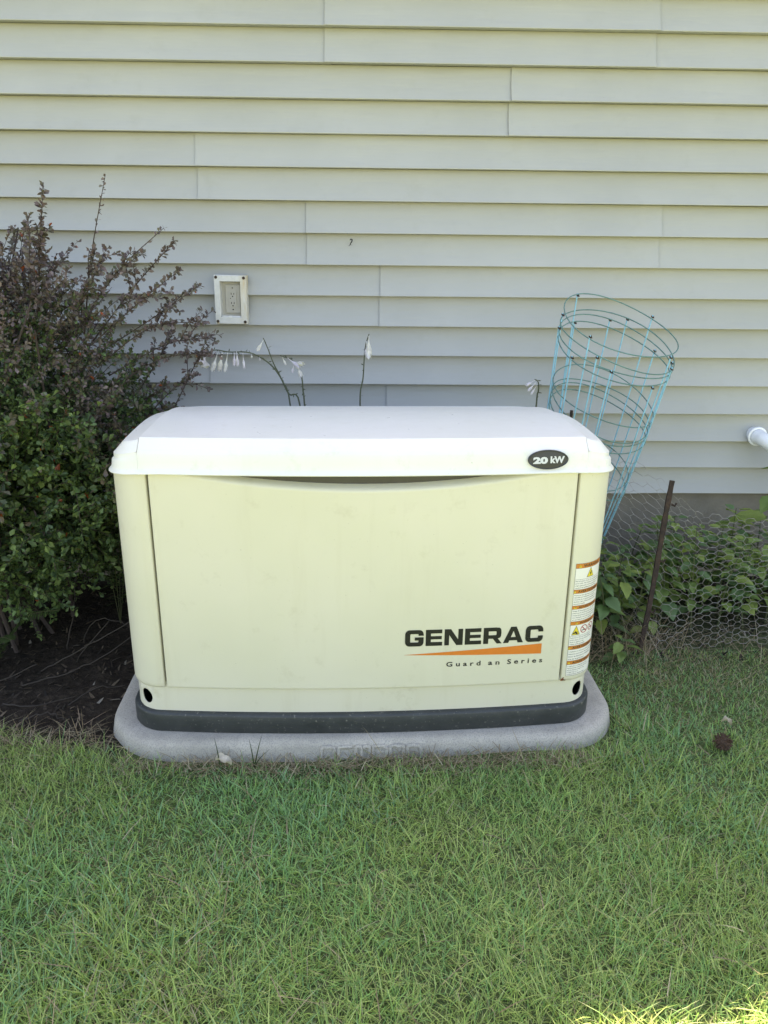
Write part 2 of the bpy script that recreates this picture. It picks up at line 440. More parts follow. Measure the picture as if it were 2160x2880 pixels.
# cream base band with two real corner holes
HOLE_U, HOLE_Z, HOLE_R = L1 + LA * 0.36, 0.1475, 0.0195
b = MB(); hs = 0.026; zb0, zb1 = 0.110, 0.192
segs = [(-UMAX, -HOLE_U - hs), (-HOLE_U + hs, HOLE_U - hs), (HOLE_U + hs, UMAX)]
for (a, c) in segs:
    us = sorted(set([a, c] + [u for u in U_ALL if a < u < c])); strip(b, us, [(-0.006, zb0), (-0.006, 0.150), (-0.0055, 0.186), (-0.016, zb1)])
us = [UMAX, -UMAX]
P = [gp(UMAX, -0.006, zb0), gp(-UMAX, -0.006, zb0), gp(UMAX, -0.006, zb1), gp(-UMAX, -0.006, zb1)]; b.grid(P, 2, 2)
for sgn in (-1, 1):
    N = 32; ring = []; sq = []
    for k in range(N):
        a = 2 * PI * k / N; cx, cz = math.cos(a), math.sin(a)
        m = 1 / max(abs(cx), abs(cz))
        zq = HOLE_Z + (zb1 - HOLE_Z if cz > 0 else HOLE_Z - zb0) * cz * m
        sq.append((sgn * HOLE_U + hs * cx * m, zq, -0.016 if zq > 0.1905 else -0.006)); ring.append((sgn * HOLE_U + HOLE_R * cx, HOLE_Z + HOLE_R * 1.05 * cz))
    P = [gp(u, o, z) for (u, z, o) in sq] + [gp(u + (s_[0] - u) * 0.35, -0.0055, z + (s_[1] - z) * 0.35) for (u, z), s_ in zip(ring, sq)] + [gp(u, -0.0065, z) for (u, z) in ring] + [gp(u, -0.009, z) for (u, z) in ring]
    b.grid(P, N, 4, closed=True, flip=True)
b.obj('base_band', 'cream_band', gen, autosmooth=45)
# door with scooped finger recess along its top
DH = 0.4965
b = MB(); zt, zb = 0.7575, 0.1840
def near_edges(a, c, n, e=(0, 0.0004, 0.0012, 0.0025, 0.0045, 0.007)):
    mid = [a + e[-1] + (c - a - 2 * e[-1]) * i / n for i in range(n + 1)]
    return [a + k for k in e[:-1]] + mid + [c - k for k in e[:-1]][::-1]
xs = near_edges(-DH, DH, 90); zs = near_edges(zb, 0.62, 24)[:-5] + [0.62 + 0.1375 * i / 40 for i in range(1, 41)]
R_ = 0.0045; P = []
for j in [-1] + list(range(len(zs))) :
    z = zs[max(j, 0)]
    for i, x in enumerate(xs):
        e = min(x + DH, DH - x, z - zb); off = 0.0
        if e < R_: off = -(R_ - math.sqrt(max(0, R_ ** 2 - (R_ - e) ** 2)))
        zc = 0.7350 - 0.033 * max(-0.6, 1 - (x / 0.405) ** 2)
        off -= 0.042 * sstep(zc, zc + 0.026, z)
        if j == -1 : off -= 0.014
        elif i in (0, len(xs) - 1): off -= 0.014
        y = bowed(x, -HDp - 0.0015 - off) ; P.append((x, y, z + GZ))
b.grid(P, len(xs), len(zs) + 1); door = b.obj('door', 'cream', gen, autosmooth=60)
b = MB(); P = []
gx = urange(-0.40, 0.40, 70)
for f in (0, 1):
    for x in gx:
        zc = 0.7350 - 0.033 * (1 - (x / 0.405) ** 2)
        P.append((x, bowed(x, -HDp - 0.0015 + (0.020 if f == 0 else 0.014)), (zc + 0.0125 if f == 0 else 0.7590) + GZ))
b.grid(P, len(gx), 2); b.obj('recess_shade', 'shade_grey', gen, smooth=True)  # added dark strip, stands in for the shade inside the scooped recess
# side and corner panels
for sgn in (1, -1):
    b = MB(); u0 = 0.5015; us = [u0, u0 + .0005, u0 + .0015, u0 + .003, u0 + .006] + urange(u0 + .012, L1, 3) + urange(L1, L1 + LA, 14)[1:] + urange(L1 + LA, UMAX, 6)[1:]
    def eo(u):
        e = abs(u) - u0
        return -(0.016 if e < 1e-6 else 0) - (0.0045 - math.sqrt(max(0, 0.0045 ** 2 - max(0, 0.0045 - e) ** 2)))
    us = [u * sgn for u in us]
    if sgn < 0: us = us[::-1]
    strip(b, us, [(-0.016, 0.1825), (-0.006, 0.1815), (-0.001, 0.184), (0.001, 0.189), (0.0015, 0.2), (0.0015, 0.7445)], eo)
    b.obj('corner_panel', 'cream', gen, autosmooth=50)
b = MB(); P = [gp(UMAX, 0, .18), gp(-UMAX, 0, .18), gp(UMAX, 0, .745), gp(-UMAX, 0, .745)]; b.grid(P, 2, 2); b.obj('back_panel', 'cream', gen)
# lid
b = MB(); LHW, LHD, LR = 0.588, 0.312, 0.066
def sdf(x, y):
    qx, qy = abs(x) - (LHW - LR), abs(y) - (LHD - LR)
    return LR - (math.hypot(max(qx, 0), max(qy, 0)) + min(max(qx, qy), 0))
def lid_z(x, y):
    z = 0.8215 - 0.004 * sstep(-0.1, -0.33, y) - 0.345 * max(0, y + 0.10) ** 2
    ex = abs(x) - 0.5155
    gr = 0.0035 if abs(abs(x) - 0.5167) < 0.0013 else 0.0
    if ex > 0: z -= 0.0050 + 0.24 * ex
    else: z -= 0.0012 * (abs(x) / 0.5155) ** 2
    z -= gr; e = max(0.0, sdf(x, y)); z -= 0.0225 * (1 - min(e / 0.026, 1)) ** 1.0
    return z
def dens(a, n1, step, c):    # dense towards the ends
    return [a + step * i for i in range(n1)]
xh = [0.0, .05, .1, .15, .2, .25, .3, .35, .4, .45, .49, .508, .5145, .5153, .5158, .5176, .5182] + urange(.521, .562, 12) + urange(.5645, LHW - .0005, 14)
xs = [-x for x in xh[::-1]] + xh[1:]
vh = urange(0, 0.86, 14) + urange(0.875, 1 - .026 / .312, 5) + urange(0.925, 1.0, 10); vs = [-v for v in vh[::-1]] + vh[1:]
P = []
for v in vs:
    for x in xs:
        ex = max(0, abs(x) - (LHW - LR)); dh = LHD - LR + math.sqrt(max(0, LR ** 2 - ex ** 2)); y = v * dh
        P.append((x, bowed(x, y), lid_z(x, y) + GZ))
b.grid(P, len(xs), len(vs))
def lidloop(off, zf):
    out = []
    Ls = LHW - LR; La = PI / 2 * LR; Sd = 2 * (LHD - LR)
    us = [u for u in urange(-Ls, Ls, 40)[:-1] if abs(abs(u) - .5155) > .004] + [-.5175, -.5150, .5150, .5175]; us.sort()
    for x in us: out.append((x, -LHD, 0, -1))
    for k in range(14): a = PI / 2 * k / 14; out.append((Ls + LR * math.sin(a), -LHD + LR - LR * math.cos(a), math.sin(a), -math.cos(a)))
    for k in range(8): out.append((LHW, -LHD + LR + Sd * k / 8, 1, 0))
    for k in range(14): a = PI / 2 * k / 14; out.append((Ls + LR * math.cos(a), LHD - LR + LR * math.sin(a), math.cos(a), math.sin(a)))
    for x in us: out.append((-x, LHD, 0, 1))
    for k in range(14): a = PI / 2 * k / 14; out.append((-Ls - LR * math.sin(a), LHD - LR + LR * math.cos(a), -math.sin(a), math.cos(a)))
    for k in range(8): out.append((-LHW, LHD - LR - Sd * k / 8, -1, 0))
    for k in range(14): a = PI / 2 * k / 14; out.append((-Ls - LR * math.cos(a), -LHD + LR - LR * math.sin(a), -math.cos(a), -math.sin(a)))
    R = []
    for (x, y, nx, ny) in out:
        o2 = off - (.0022 if abs(x) > .5165 and zf is not None and off > 0 else 0); X, Y = x + nx * o2, y + ny * o2
        zt_ = lid_z(x, y)
        z = zt_ + 0.0006 if zf is None else (zf if zf < .768 else zf + (zt_ - .7995) * (zf - .768) / .0315)
        if zf is not None: z -= 0.010 * max(0, (abs(x) - .46) / .128) ** 2
        if y > .2 and zf is not None and zf < .768: z = min(z, zt_ - (0.772 - zf) * .3)
        R.append((X, bowed(X, Y), z + GZ))
    return R
lv = [(-0.004, None), (0.0, None), (0.003, 0.795), (0.0055, 0.786), (0.0080, 0.768), (0.0098, 0.755), (0.0118, 0.7505), (0.0155, 0.7465), (0.0175, 0.7435), (0.0165, 0.7415), (0.010, 0.7412), (-0.03, 0.7430)]
P = []
for off, zf in lv: P += lidloop(off, zf)
nL = len(lidloop(0, None)); b.grid(P, nL, len(lv), closed=True, flip=True)
lid = b.obj('lid', 'lid_paint', gen, autosmooth=32)

def front_y(x): return bowed(x, -HDp - 0.0015)
# --- lettering
def polys_on_door(b, polys, x0, z0, sx, sz, lift=0.0005):
    for k, pl in enumerate(polys):
        V = []
        for (px, pz) in pl:
            X = x0 + px * sx; V.append((X, front_y(X) - lift - 0.00004 * k, z0 + pz * sz + GZ))
        b.add(V, [tuple(range(len(V)))])
def rr(x0, x1, z0, z1, r, n=6):
    out = []
    for (cx, cz, a0) in ((x1 - r, z1 - r, 0), (x0 + r, z1 - r, 90), (x0 + r, z0 + r, 180), (x1 - r, z0 + r, 270)):
        for k in range(n + 1):
            a = math.radians(a0 + 90 * k / n); out.append((cx + r * math.cos(a), cz + r * math.sin(a)))
    return out
def ringpolys(x0, x1, z0, z1, r, th_, tv, ri, skip):
    O = rr(x0, x1, z0, z1, r); I = rr(x0 + th_, x1 - th_, z0 + tv, z1 - tv, ri); out = []
    n = len(O)
    for k in range(n):
        k2 = (k + 1) % n
        q = [O[k], O[k2], I[k2], I[k]]
        mx = sum(p[0] for p in q) / 4; mz = sum(p[1] for p in q) / 4
        if abs(O[k][1] - O[k2][1]) > .15 and mx > .8: continue
        out.append(q)
    return out
def bx(a, c, d, e): return [(a, d), (c, d), (c, e), (a, e)]
def glyph(ch):
    if ch == 'G':
        w_ = 1.22; p = ringpolys(0, w_, 0, 1, .28, .34, .245, .05, None)
        return w_, p + [bx(.88, w_, .27, .37), bx(.64, w_, .37, .56), bx(.88, w_, .66, .735)]
    if ch == 'C':
        w_ = 1.2; p = ringpolys(0, w_, 0, 1, .28, .34, .245, .05, None)
        return w_, p + [bx(.86, w_, .27, .38), bx(.86, w_, .63, .735)]
    if ch == 'E': return 1.1, [bx(0, .34, 0, 1), bx(.34, 1.1, 0, .235), bx(.34, 1.06, .40, .60), bx(.34, 1.08, .765, 1)]
    if ch == 'N': return 1.22, [bx(0, .31, 0, 1), bx(.91, 1.22, 0, 1), [(.31, 1), (.42, 1), (.91, .36), (.91, 0), (.80, 0), (.31, .64)]]
    if ch == 'R':
        p = [bx(0, .34, 0, 1), bx(.34, .85, .765, 1), bx(.34, .85, .31, .53)]
        n = 8; O = []; I = []
        for k in range(n + 1):
            a = -PI / 2 + PI * k / n; ca, sa = math.cos(a), math.sin(a)
            f = lambda t: math.copysign(abs(t) ** .6, t)
            O.append((.85 + .35 * f(ca), .655 + .345 * f(sa))); I.append((.82 + .05 * f(ca), .6475 + .1175 * f(sa)))
        for k in range(n): p.append([O[k], O[k + 1], I[k + 1], I[k]])
        return 1.2, p + [[(.62, .33), (.92, 0), (1.26, 0), (.94, .35)]]
    if ch == 'A': return 1.36, [[(0, 0), (.36, 0), (.68, .74), (.87, 1), (.49, 1)], [(1.36, 0), (1.0, 0), (.68, .74), (.87, 1)][::-1], bx(.34, 1.02, .15, .36)]
b_letters = []
word = 'GENERAC'; tot = sum(glyph(c)[0] for c in word) + .14 * 6
X0, X1, ZB, HT = 0.0965, 0.4430, 0.3025, 0.0445
sx = (X1 - X0) / tot; x = X0
for chh in word:
    wd, pl = glyph(chh); b = MB(); polys_on_door(b, pl, x, ZB, sx, HT); b.obj('letter', 'vinyl_black', door); x += (wd + .14) * sx
b = MB(); n = 24; V = []; F = []
for k in range(n + 1):
    t = k / n; X = X0 - .001 + (X1 - X0) * t
    V += [(X, front_y(X) - .0006, 0.2785 - .0105 * t + GZ), (X, front_y(X) - .0006, 0.2790 + 0.0175 * t + GZ)]
for k in range(n): F.append((2 * k, 2 * k + 2, 2 * k + 3, 2 * k + 1))
b.add(V, F); b.obj('logo_stripe', 'vinyl_orange', door)

TEXTS = []   # (body, size, spacing, align, offset) -> list of 2-D triangles, made with the built-in font
def text_mesh(body, size=1.0, spacing=1.0, align='LEFT', offset=0.0):
    c = bpy.data.curves.new('t', 'FONT'); c.body = body; c.size = size; c.space_character = spacing
    c.align_x = align; c.offset = offset; c.resolution_u = 3; c.fill_mode = 'FRONT'
    o = bpy.data.objects.new('t', c); COL.objects.link(o)
    return o
def flush_texts(objs):
    bpy.context.view_layer.update(); dg = bpy.context.evaluated_depsgraph_get(); out = []
    for o in objs:
        me = bpy.data.meshes.new_from_object(o.evaluated_get(dg)); V = [tuple(v.co) for v in me.vertices]; F = [tuple(p.vertices) for p in me.polygons]
        out.append((V, F)); bpy.data.meshes.remove(me)
    for o in objs:
        c = o.data; bpy.data.objects.remove(o); bpy.data.curves.remove(c)
    return out
def bounds(V):
    return min(v[0] for v in V), max(v[0] for v in V), min(v[1] for v in V), max(v[1] for v in V)

# label layout: v measured down the label from its top (0..1), u along the surface in metres
LAB_U0, LAB_W, LAB_Z1, LAB_Z0 = 0.5120, 0.085, 0.5085, 0.1975
LH = LAB_Z1 - LAB_Z0
def vy(px): return (px - 300) / 1820.0
heads = [(300, 375, 'WARNING'), (705, 770, 'AVERTISSEMENT'), (960, 1020, 'ADVERTENCIA'), (1215, 1277, 'WARNING'), (1615, 1680, 'AVERTISSEMENT'), (1865, 1930, 'ADVERTENCIA')]
paras = [(550, 700, ['Risk of electric shock. No user serviceable', 'parts inside. The weather enclosure of this', 'engine generator is to be opened and', 'operated by qualified personnel only.']),
         (772, 955, ['Risque de choc electrique. Aucune piece', 'reparable par l\'utilisateur a l\'interieur.', 'L\'enceinte de ce groupe electrogene est', 'destinee a etre utilisee uniquement par', 'personnel qualifie.']),
         (1022, 1210, ['Riesgo de descarga electrica. No contiene', 'piezas que el usuario pueda reparar. El', 'compartimiento para este generador solo', 'esta destinado a ser abierto y operado', 'por personal de servicio calificado.']),
         (1460, 1612, ['Explosion or fire can cause death or', 'severe injury. Do not smoke or allow', 'flame or sparks in the', 'vicinity of this generator.']),
         (1683, 1862, ['L\'explosion ou le feu peut causer de graves', 'blessures ou la mort. Ne pas fumer ni', 'laisser de flammes ou d\'etincelles', 'pres de ce generateur.']),
         (1934, 2112, ['La explosion o el fuego puede causar', 'lesiones graves o la muerte. No fume ni', 'permita llamas o chispas cerca,', 'ni haga fuego en el', 'compartimiento del generador.'])]
jobs = [text_mesh('Guard', .02, 1.6, 'LEFT', .0004), text_mesh('an', .02, 1.6, 'LEFT', .0004), text_mesh('Series', .02, 1.6, 'LEFT', .0004), text_mesh('20', .02, 1.0, 'LEFT', .0012), text_mesh('kW', .02, 1.0, 'LEFT', .0009)]
hj = [text_mesh(h[2], .01, 1.05, 'LEFT', .00022) for h in heads]
pj = [text_mesh(t, .01, 1.0, 'LEFT', .00005) for p in paras for t in p[2]]
res = flush_texts(jobs + hj + pj); R0 = res[:5]; RH = res[5:5 + len(hj)]; RP = res[5 + len(hj):]
def text_on_door(V, F, x0, x1, z0, z1, name='lettering'):
    a, c, d, e = bounds(V); b = MB(); vs = []
    for p in V:
        X = x0 + (p[0] - a) / (c - a) * (x1 - x0); vs.append((X, front_y(X) - .0006, z0 + (p[1] - d) / (e - d) * (z1 - z0) + GZ))
    b.add(vs, F); return b.obj(name, 'vinyl_black', door)
text_on_door(*R0[0], 0.2010, 0.2880, 0.2425, 0.2560)
text_on_door(*R0[1], 0.3075, 0.3365, 0.2425, 0.2520)
text_on_door(*R0[2], 0.3560, 0.4470, 0.2425, 0.2563)

# --- capacity badge on the lid's front lip
badge = MB(); BCX, BCZ, BA, BB = 0.4190, 0.7735, 0.0480, 0.0220
def lip_y(x, z):
    # lid front lip surface
    t = [(0.7505, 0.0118), (0.755, 0.0098), (0.768, 0.0080), (0.786, 0.0055), (0.795, 0.003)]
    o = t[0][1]
    for (z0, o0), (z1, o1) in zip(t, t[1:]):
        if z0 <= z <= z1: o = o0 + (o1 - o0) * (z - z0) / (z1 - z0)
        if z > z1: o = o1
    return bowed(x, -LHD - o)
N = 48; prof = [(1.0, -0.003), (1.0, 0.003), (0.97, 0.0045), (0.92, 0.0042), (0.90, 0.0034), (0.86, 0.0034), (0.5, 0.0040), (0.0001, 0.0042)]
P = []
for s_, h in prof:
    for k in range(N):
        a = 2 * PI * k / N; X = BCX + BA * s_ * math.cos(a); Zz = BCZ + BB * s_ * math.sin(a)
        yb = lip_y(BCX, BCZ) + (X - BCX) * (lip_y(BCX + .02, BCZ) - lip_y(BCX - .02, BCZ)) / .04 + (Zz - BCZ) * .12
        P.append((X, yb - h - .002, Zz + GZ))
badge.grid(P, N, len(prof), closed=True, flip=False); bo = badge.obj('badge', 'badge_black', gen, autosmooth=40)
for (V, F), (xa, xb, za, zb_) in zip(R0[3:5], ((BCX - .0365, BCX - .0015, BCZ - .0085, BCZ + .0075), (BCX + .0045, BCX + .038, BCZ - .0075, BCZ + .0085))):
    a, c, d, e = bounds(V); b = MB(); vs = []
    for p in V:
        X = xa + (p[0] - a) / (c - a) * (xb - xa); Zz = za + (p[1] - d) / (e - d) * (zb_ - za)
        yb = lip_y(BCX, BCZ) + (X - BCX) * (lip_y(BCX + .02, BCZ) - lip_y(BCX - .02, BCZ)) / .04 + (Zz - BCZ) * .12
        vs.append((X, yb - .0068, Zz + GZ))
    b.add(vs, F); b.obj('lettering', 'badge_silver', bo)

# --- warning label wrapped round the right corner
lab = MB()
def lp(u, vv, lift): return gp(LAB_U0 + u, 0.0015 + lift, LAB_Z1 - vv * LH)
def lrect(b, u0, u1, v0, v1, lift, n=None):
    n = n or max(1, int((u1 - u0) / 0.006)); P = []
    for vv in (v1, v0):
        for i in range(n + 1): P.append(lp(u0 + (u1 - u0) * i / n, vv, lift))
    b.grid(P, n + 1, 2)
lrect(lab, 0, LAB_W, 0, 1, 0.0003); lab = lab.obj('warning_label', 'label_white', gen)
lab['label'] = 'white warning label with orange bands round the right corner'
ink = MB()
e_ = 0.0007
for (u0, u1, v0, v1) in ((0, e_, 0, 1), (LAB_W - e_, LAB_W, 0, 1), (e_, LAB_W - e_, 1 - .0025, 1)): lrect(ink, u0, u1, v0, v1, 0.00045)
for (a, c, t), (V, F) in zip(heads, RH):
    v0, v1 = vy(a), vy(c); bars = MB(); lrect(bars, e_, LAB_W - e_, v0 + .0025, v1 - .0022, 0.00045); bars.obj('label_band', 'label_orange', lab)
    lrect(ink, e_, LAB_W - e_, v0, v0 + .0025, 0.00045); lrect(ink, e_, LAB_W - e_, v1 - .0022, v1, 0.00045)
    aa, cc, dd, ee = bounds(V); hgt = (v1 - v0) * .62; wdt = (cc - aa) / (ee - dd) * hgt * LH
    us = (LAB_W - wdt) / 2 + .0045
    vs = [lp(us + (p[0] - aa) / (ee - dd) * hgt * LH, v1 - (v1 - v0) * .19 - (p[1] - dd) / (ee - dd) * hgt, .0007) for p in V]
    ink.add(vs, F)
    # alert triangle beside the word
    tu, tv = us - .0085, v1 - (v1 - v0) * .2
    yel = MB(); yel.add([lp(tu - .0034, tv, .0007), lp(tu + .0034, tv, .0007), lp(tu, v0 + (v1 - v0) * .2, .0007)], [(0, 1, 2)]); yel.obj('alert_triangle', 'label_yellow', lab)
    ink.add([lp(tu - .0005, tv - .004, .0008), lp(tu + .0005, tv - .004, .0008), lp(tu + .0006, tv - .016, .0008), lp(tu - .0006, tv - .016, .0008)], [(0, 1, 2, 3)])
k = 0
for (a, c, lines) in paras:
    v0, v1 = vy(a) + .003, vy(c) - .003; st_ = (v1 - v0) / len(lines)
    for i, t in enumerate(lines):
        V, F = RP[k]; k += 1; aa, cc, dd, ee = bounds(V); sc_ = min(st_ * LH * .70 / .0095, (LAB_W - .006) / (cc - aa))
        vs = [lp(.003 + (p[0] - aa) * sc_, v0 + st_ * (i + .78) - p[1] * sc_ / LH, .0005) for p in V]; ink.add(vs, F)
for px in (547, 1457): lrect(ink, e_, LAB_W - e_, vy(px), vy(px) + .0018, .00045)
def trifill(b, A, B, C, lift, n=7):
    for i in range(n):          # strips from the base up to the apex, so the print follows the curve
        t0, t1 = i / n, (i + 1) / n; P = []
        for t in (t0, t1):
            l = (A[0] + (C[0] - A[0]) * t, A[1] + (C[1] - A[1]) * t); r = (B[0] + (C[0] - B[0]) * t, B[1] + (C[1] - B[1]) * t)
            for k in range(7): P.append(lp(l[0] + (r[0] - l[0]) * k / 6, l[1] + (r[1] - l[1]) * k / 6, lift))
        b.grid(P, 7, 2)
def tri(u, va, vb):
    h = (vb - va) * LH; wv = h * .44
    trifill(ink, (u - wv - .0016, vb + .004), (u + wv + .0016, vb + .004), (u, va - .008), .0005)
    yel = MB(); trifill(yel, (u - wv, vb), (u + wv, vb), (u, va), .0007); yel.obj('warning_triangle', 'label_yellow', lab)
def lpoly(b, pts, lift): b.add([lp(u, vv, lift) for u, vv in pts], [tuple(range(len(pts)))])
def ringp(b, u, vv, r0, r1, lift, n=20):
    P = []
    for r in (r0, r1):
        for i in range(n): a = 2 * PI * i / n; P.append(lp(u + r * math.cos(a), vv + r * math.sin(a) / LH, lift))
    b.grid(P, n, 2, closed=True)
c1, va, vb = LAB_W / 2, vy(392), vy(520); tri(c1, va, vb); hh = vb - va
lpoly(ink, [(c1 + .001, va + hh * .35), (c1 + .0035, va + hh * .38), (c1 + .0008, va + hh * .58), (c1 + .003, va + hh * .58), (c1 - .001, va + hh * .93), (c1 - .0002, va + hh * .68), (c1 - .0028, va + hh * .68)][::-1], .0012)
c1, va, vb = .0165, vy(1300), vy(1432); tri(c1, va, vb); hh = vb - va
lpoly(ink, [(c1 - .008, va + hh * .80), (c1 - .003, va + hh * .66), (c1 - .001, va + hh * .52), (c1 + .001, va + hh * .70), (c1 + .004, va + hh * .60), (c1 + .004, va + hh * .86), (c1 + .009, va + hh * .94), (c1 + .001, va + hh * .95), (c1 - .002, va + hh * .80), (c1 - .006, va + hh * .92)][::-1], .0012)
for cu in (.0400, .0645):
    cv = vy(1362); red = MB(); ringp(red, cu, cv, .0092, .0112, .0006)
    d = .0070
    lpoly(ink, [(cu - .007, cv + .006), (cu + .006, cv + .006), (cu + .006, cv + .014), (cu - .007, cv + .014)][::-1], .0006)
    lpoly(red, [(cu - d, cv - d / LH + .004), (cu - d + .002, cv - d / LH), (cu + d, cv + d / LH - .004), (cu + d - .002, cv + d / LH)][::-1], .0008); red.obj('prohibition_mark', 'label_red', lab)
o = ink.obj('label_print', 'label_ink', lab); o['kind'] = 'stuff'
# --- latch knob on the right side, rust chip on the corner panel
b = MB(); P = []
for s_, h in [(1.1, 0), (1.1, .004), (0.8, .006), (.75, .012), (1.0, .016), (.95, .022), (.6, .025), (.001, .0255)]:
    for k in range(14):
        a = 2 * PI * k / 14; P.append((HW + .0015 + h, -0.10 + .009 * s_ * math.cos(a), 0.606 + .009 * s_ * math.sin(a) + GZ))
b.grid(P, 14, 8, closed=True); b.obj('latch_knob', 'cream', gen, autosmooth=40)
b = MB(); rr_ = random.Random(5)
for (uc, zc, r) in ((.5045, .1865, .0045), (.509, .1845, .004), (.5065, .192, .0025), (.513, .1835, .002)):
    V = []
    for k in range(9):
        a = 2 * PI * k / 9; q_ = r * rr_.uniform(.6, 1.2); V.append(gp(uc + q_ * math.cos(a), .0021 - (.004 if zc + q_ * math.sin(a) < .1835 else 0), max(.1822, zc + q_ * math.sin(a))))
    b.add(V, [tuple(range(9))])
b.obj('rust_chip', 'rust', gen)

# ------------------------------------------------------------------ pad
pad = empty('equipment_pad', (0.006, 0, 0), GY)
tag(pad, 'grey rounded composite pad under the generator, raised lettering half sunk in grass', 'pad')
b = MB(); PW, PD, PR = 0.666, 0.380, 0.17
prof = [(0.016, -0.06), (0.012, 0.0), (0.006, 0.030), (0.004, 0.042), (0.0015, 0.0485), (-0.0025, 0.0535), (-0.008, 0.0570), (-0.014, 0.0587), (-0.022, 0.0596), (-0.05, 0.0600), (-.16, 0.0600)]
loop = []
def padloop(off):
    out = []; W_, D_ = PW + off, PD + off; R_ = max(PR + off, .01)
    n = 14
    for k in range(24): out.append((-(W_ - R_) + 2 * (W_ - R_) * k / 24, -D_))
    for k in range(n): a = PI / 2 * k / n; out.append((W_ - R_ + R_ * math.sin(a), -D_ + R_ - R_ * math.cos(a)))
    for k in range(6): out.append((W_, -D_ + R_ + 2 * (D_ - R_) * k / 6))
    for k in range(n): a = PI / 2 * k / n; out.append((W_ - R_ + R_ * math.cos(a), D_ - R_ + R_ * math.sin(a)))
    for k in range(24): out.append((W_ - R_ - 2 * (W_ - R_) * k / 24, D_))
    for k in range(n): a = PI / 2 * k / n; out.append((-(W_ - R_) - R_ * math.sin(a), D_ - R_ + R_ * math.cos(a)))
    for k in range(6): out.append((-W_, D_ - R_ - 2 * (D_ - R_) * k / 6))
    for k in range(n): a = PI / 2 * k / n; out.append((-(W_ - R_) - R_ * math.cos(a), -D_ + R_ - R_ * math.sin(a)))
    return out
P = []
for off, z in prof:
    for (x, y) in padloop(off):
        yy = y - (0.010 * (1 - (x / PW) ** 2) if y < 0 else 0) * min(1, -y / PD if y < 0 else 0)
        P.append((x, yy, z + 0.0012 * noise.noise(Vector((x * 6, y * 6, z * 10)))))
n = len(padloop(0)); b.grid(P, n, len(prof), closed=True)
b.add([P[-n + i] for i in range(n)], [tuple(range(n))])
slab = b.obj('slab', 'pad_concrete', pad, autosmooth=60)
# raised letters, outlined ridges
def pad_face(x, z):
    off = 0.012 - (z / 0.03) * 0.006 if z < 0.03 else 0.006 - (z - .03) / .012 * .002
    return -(PD + off) - 0.010 * (1 - (x / PW) ** 2)
strokes = {'G': [[(1, .75), (.95, .95), (.75, 1), (.25, 1), (.05, .95), (0, .75), (0, .25), (.05, .05), (.25, 0), (.75, 0), (.95, .05), (1, .25), (1, .45), (.6, .45)]],
           'E': [[(1, 1), (.15, 1), (0, .92), (0, 0), (1, 0)], [(0, .5), (.8, .5)]], 'N': [[(0, 0), (0, 1), (.3, 1), (.42, .9), (.45, .3)], [(.55, .95), (.7, 1), (1, 1), (1, 0), (.7, 0)]],
           'P': [[(0, 0), (0, 1), (.8, 1), (1, .9), (1, .6), (.85, .5), (0, .5)]], 'A': [[(0, 0), (0, .9), (.1, 1), (.9, 1), (1, .95), (1, 0)], [(0, .45), (1, .45)]],
           'D': [[(0, 0), (0, 1), (.75, 1), (.97, .88), (1, .7), (1, .3), (.95, .1), (.75, 0), (0, 0)]]}
xx = -0.115
for ch in 'GENPAD':
    b = MB(); wl = 0.034
    for st_ in strokes[ch]:
        pts = []
        for (a, c) in zip(st_, st_[1:]):
            for k in range(5):
                t = k / 5; pts.append((a[0] + (c[0] - a[0]) * t, a[1] + (c[1] - a[1]) * t))
        pts.append(st_[-1])
        b.tube([(xx + p[0] * wl, pad_face(xx + p[0] * wl, -.012 + p[1] * .056), -.012 + p[1] * .056) for p in pts], .0056, 6)
    b.obj('raised_letter', 'pad_concrete', slab, autosmooth=60); xx += 0.0435
# ------------------------------------------------------------------ outlet in its weather frame
OX, OZ = -0.453, 1.0575
out = empty('outdoor_outlet', (OX, WY, OZ)); out.rotation_euler = (0, math.radians(0.6), 0)
tag(out, 'white weatherproof outlet frame with rusty screws on the siding', 'outlet')
def frame_ring(b, ow, oh, prof):
    """prof: list of (x half, z half-top, z half-bottom, y)"""
    P = []
    for (hx, zt_, zb_, yy, cx) in prof: P += [(cx - hx, yy, -zb_), (cx + hx, yy, -zb_), (cx + hx, yy, zt_), (cx - hx, yy, zt_)]
    b.grid(P, 4, len(prof), closed=True)
b = MB()
frame_ring(b, 0, 0, [(.0550, .0805, .0805, .012, 0), (.0550, .0805, .0805, -.0285, 0), (.0535, .0790, .0790, -.0305, 0), (.0355, .0610, .0580, -.0305, -.001), (.0345, .0600, .0570, -.0295, -.001), (.0320, .0575, .0545, -.002, -.001), (.0320, .0575, .0545, .02, -.001)])
b.obj('frame', 'outlet_frame', out, autosmooth=25)
b = MB(); b.box(-.034, .033, -.0035, .0, -.0555, .0585); rec = b.obj('recess', 'almond_plastic', out)
b = MB(); P = []
for (hx, hz, yy) in ((.0260, .0480, -.0035), (.0260, .0480, -.0075), (.0240, .0455, -.0095)): P += [(.004 - hx, yy, .002 - hz), (.004 + hx, yy, .002 - hz), (.004 + hx, yy, .002 + hz), (.004 - hx, yy, .002 + hz)]
b.grid(P, 4, 3, closed=True); b.add(P[-4:], [(0, 1, 2, 3)]); plate = b.obj('cover_plate', 'almond_plastic', out, autosmooth=30)
b = MB(); b.box(-.0085, .0165, -.0125, -.0090, -.0235, .0275); b.obj('receptacle', 'almond_plastic', plate)
for (x0, x1, z0, z1) in ((-.0015, .0005, .016, .0225), (.0075, .0095, .016, .022), (-.0015, .0005, -.0145, -.008), (.0075, .0095, -.0145, -.0085)):
    b = MB(); b.box(x0, x1, -.0130, -.0120, z0, z1); b.obj('slot', 'slot_dark', plate)
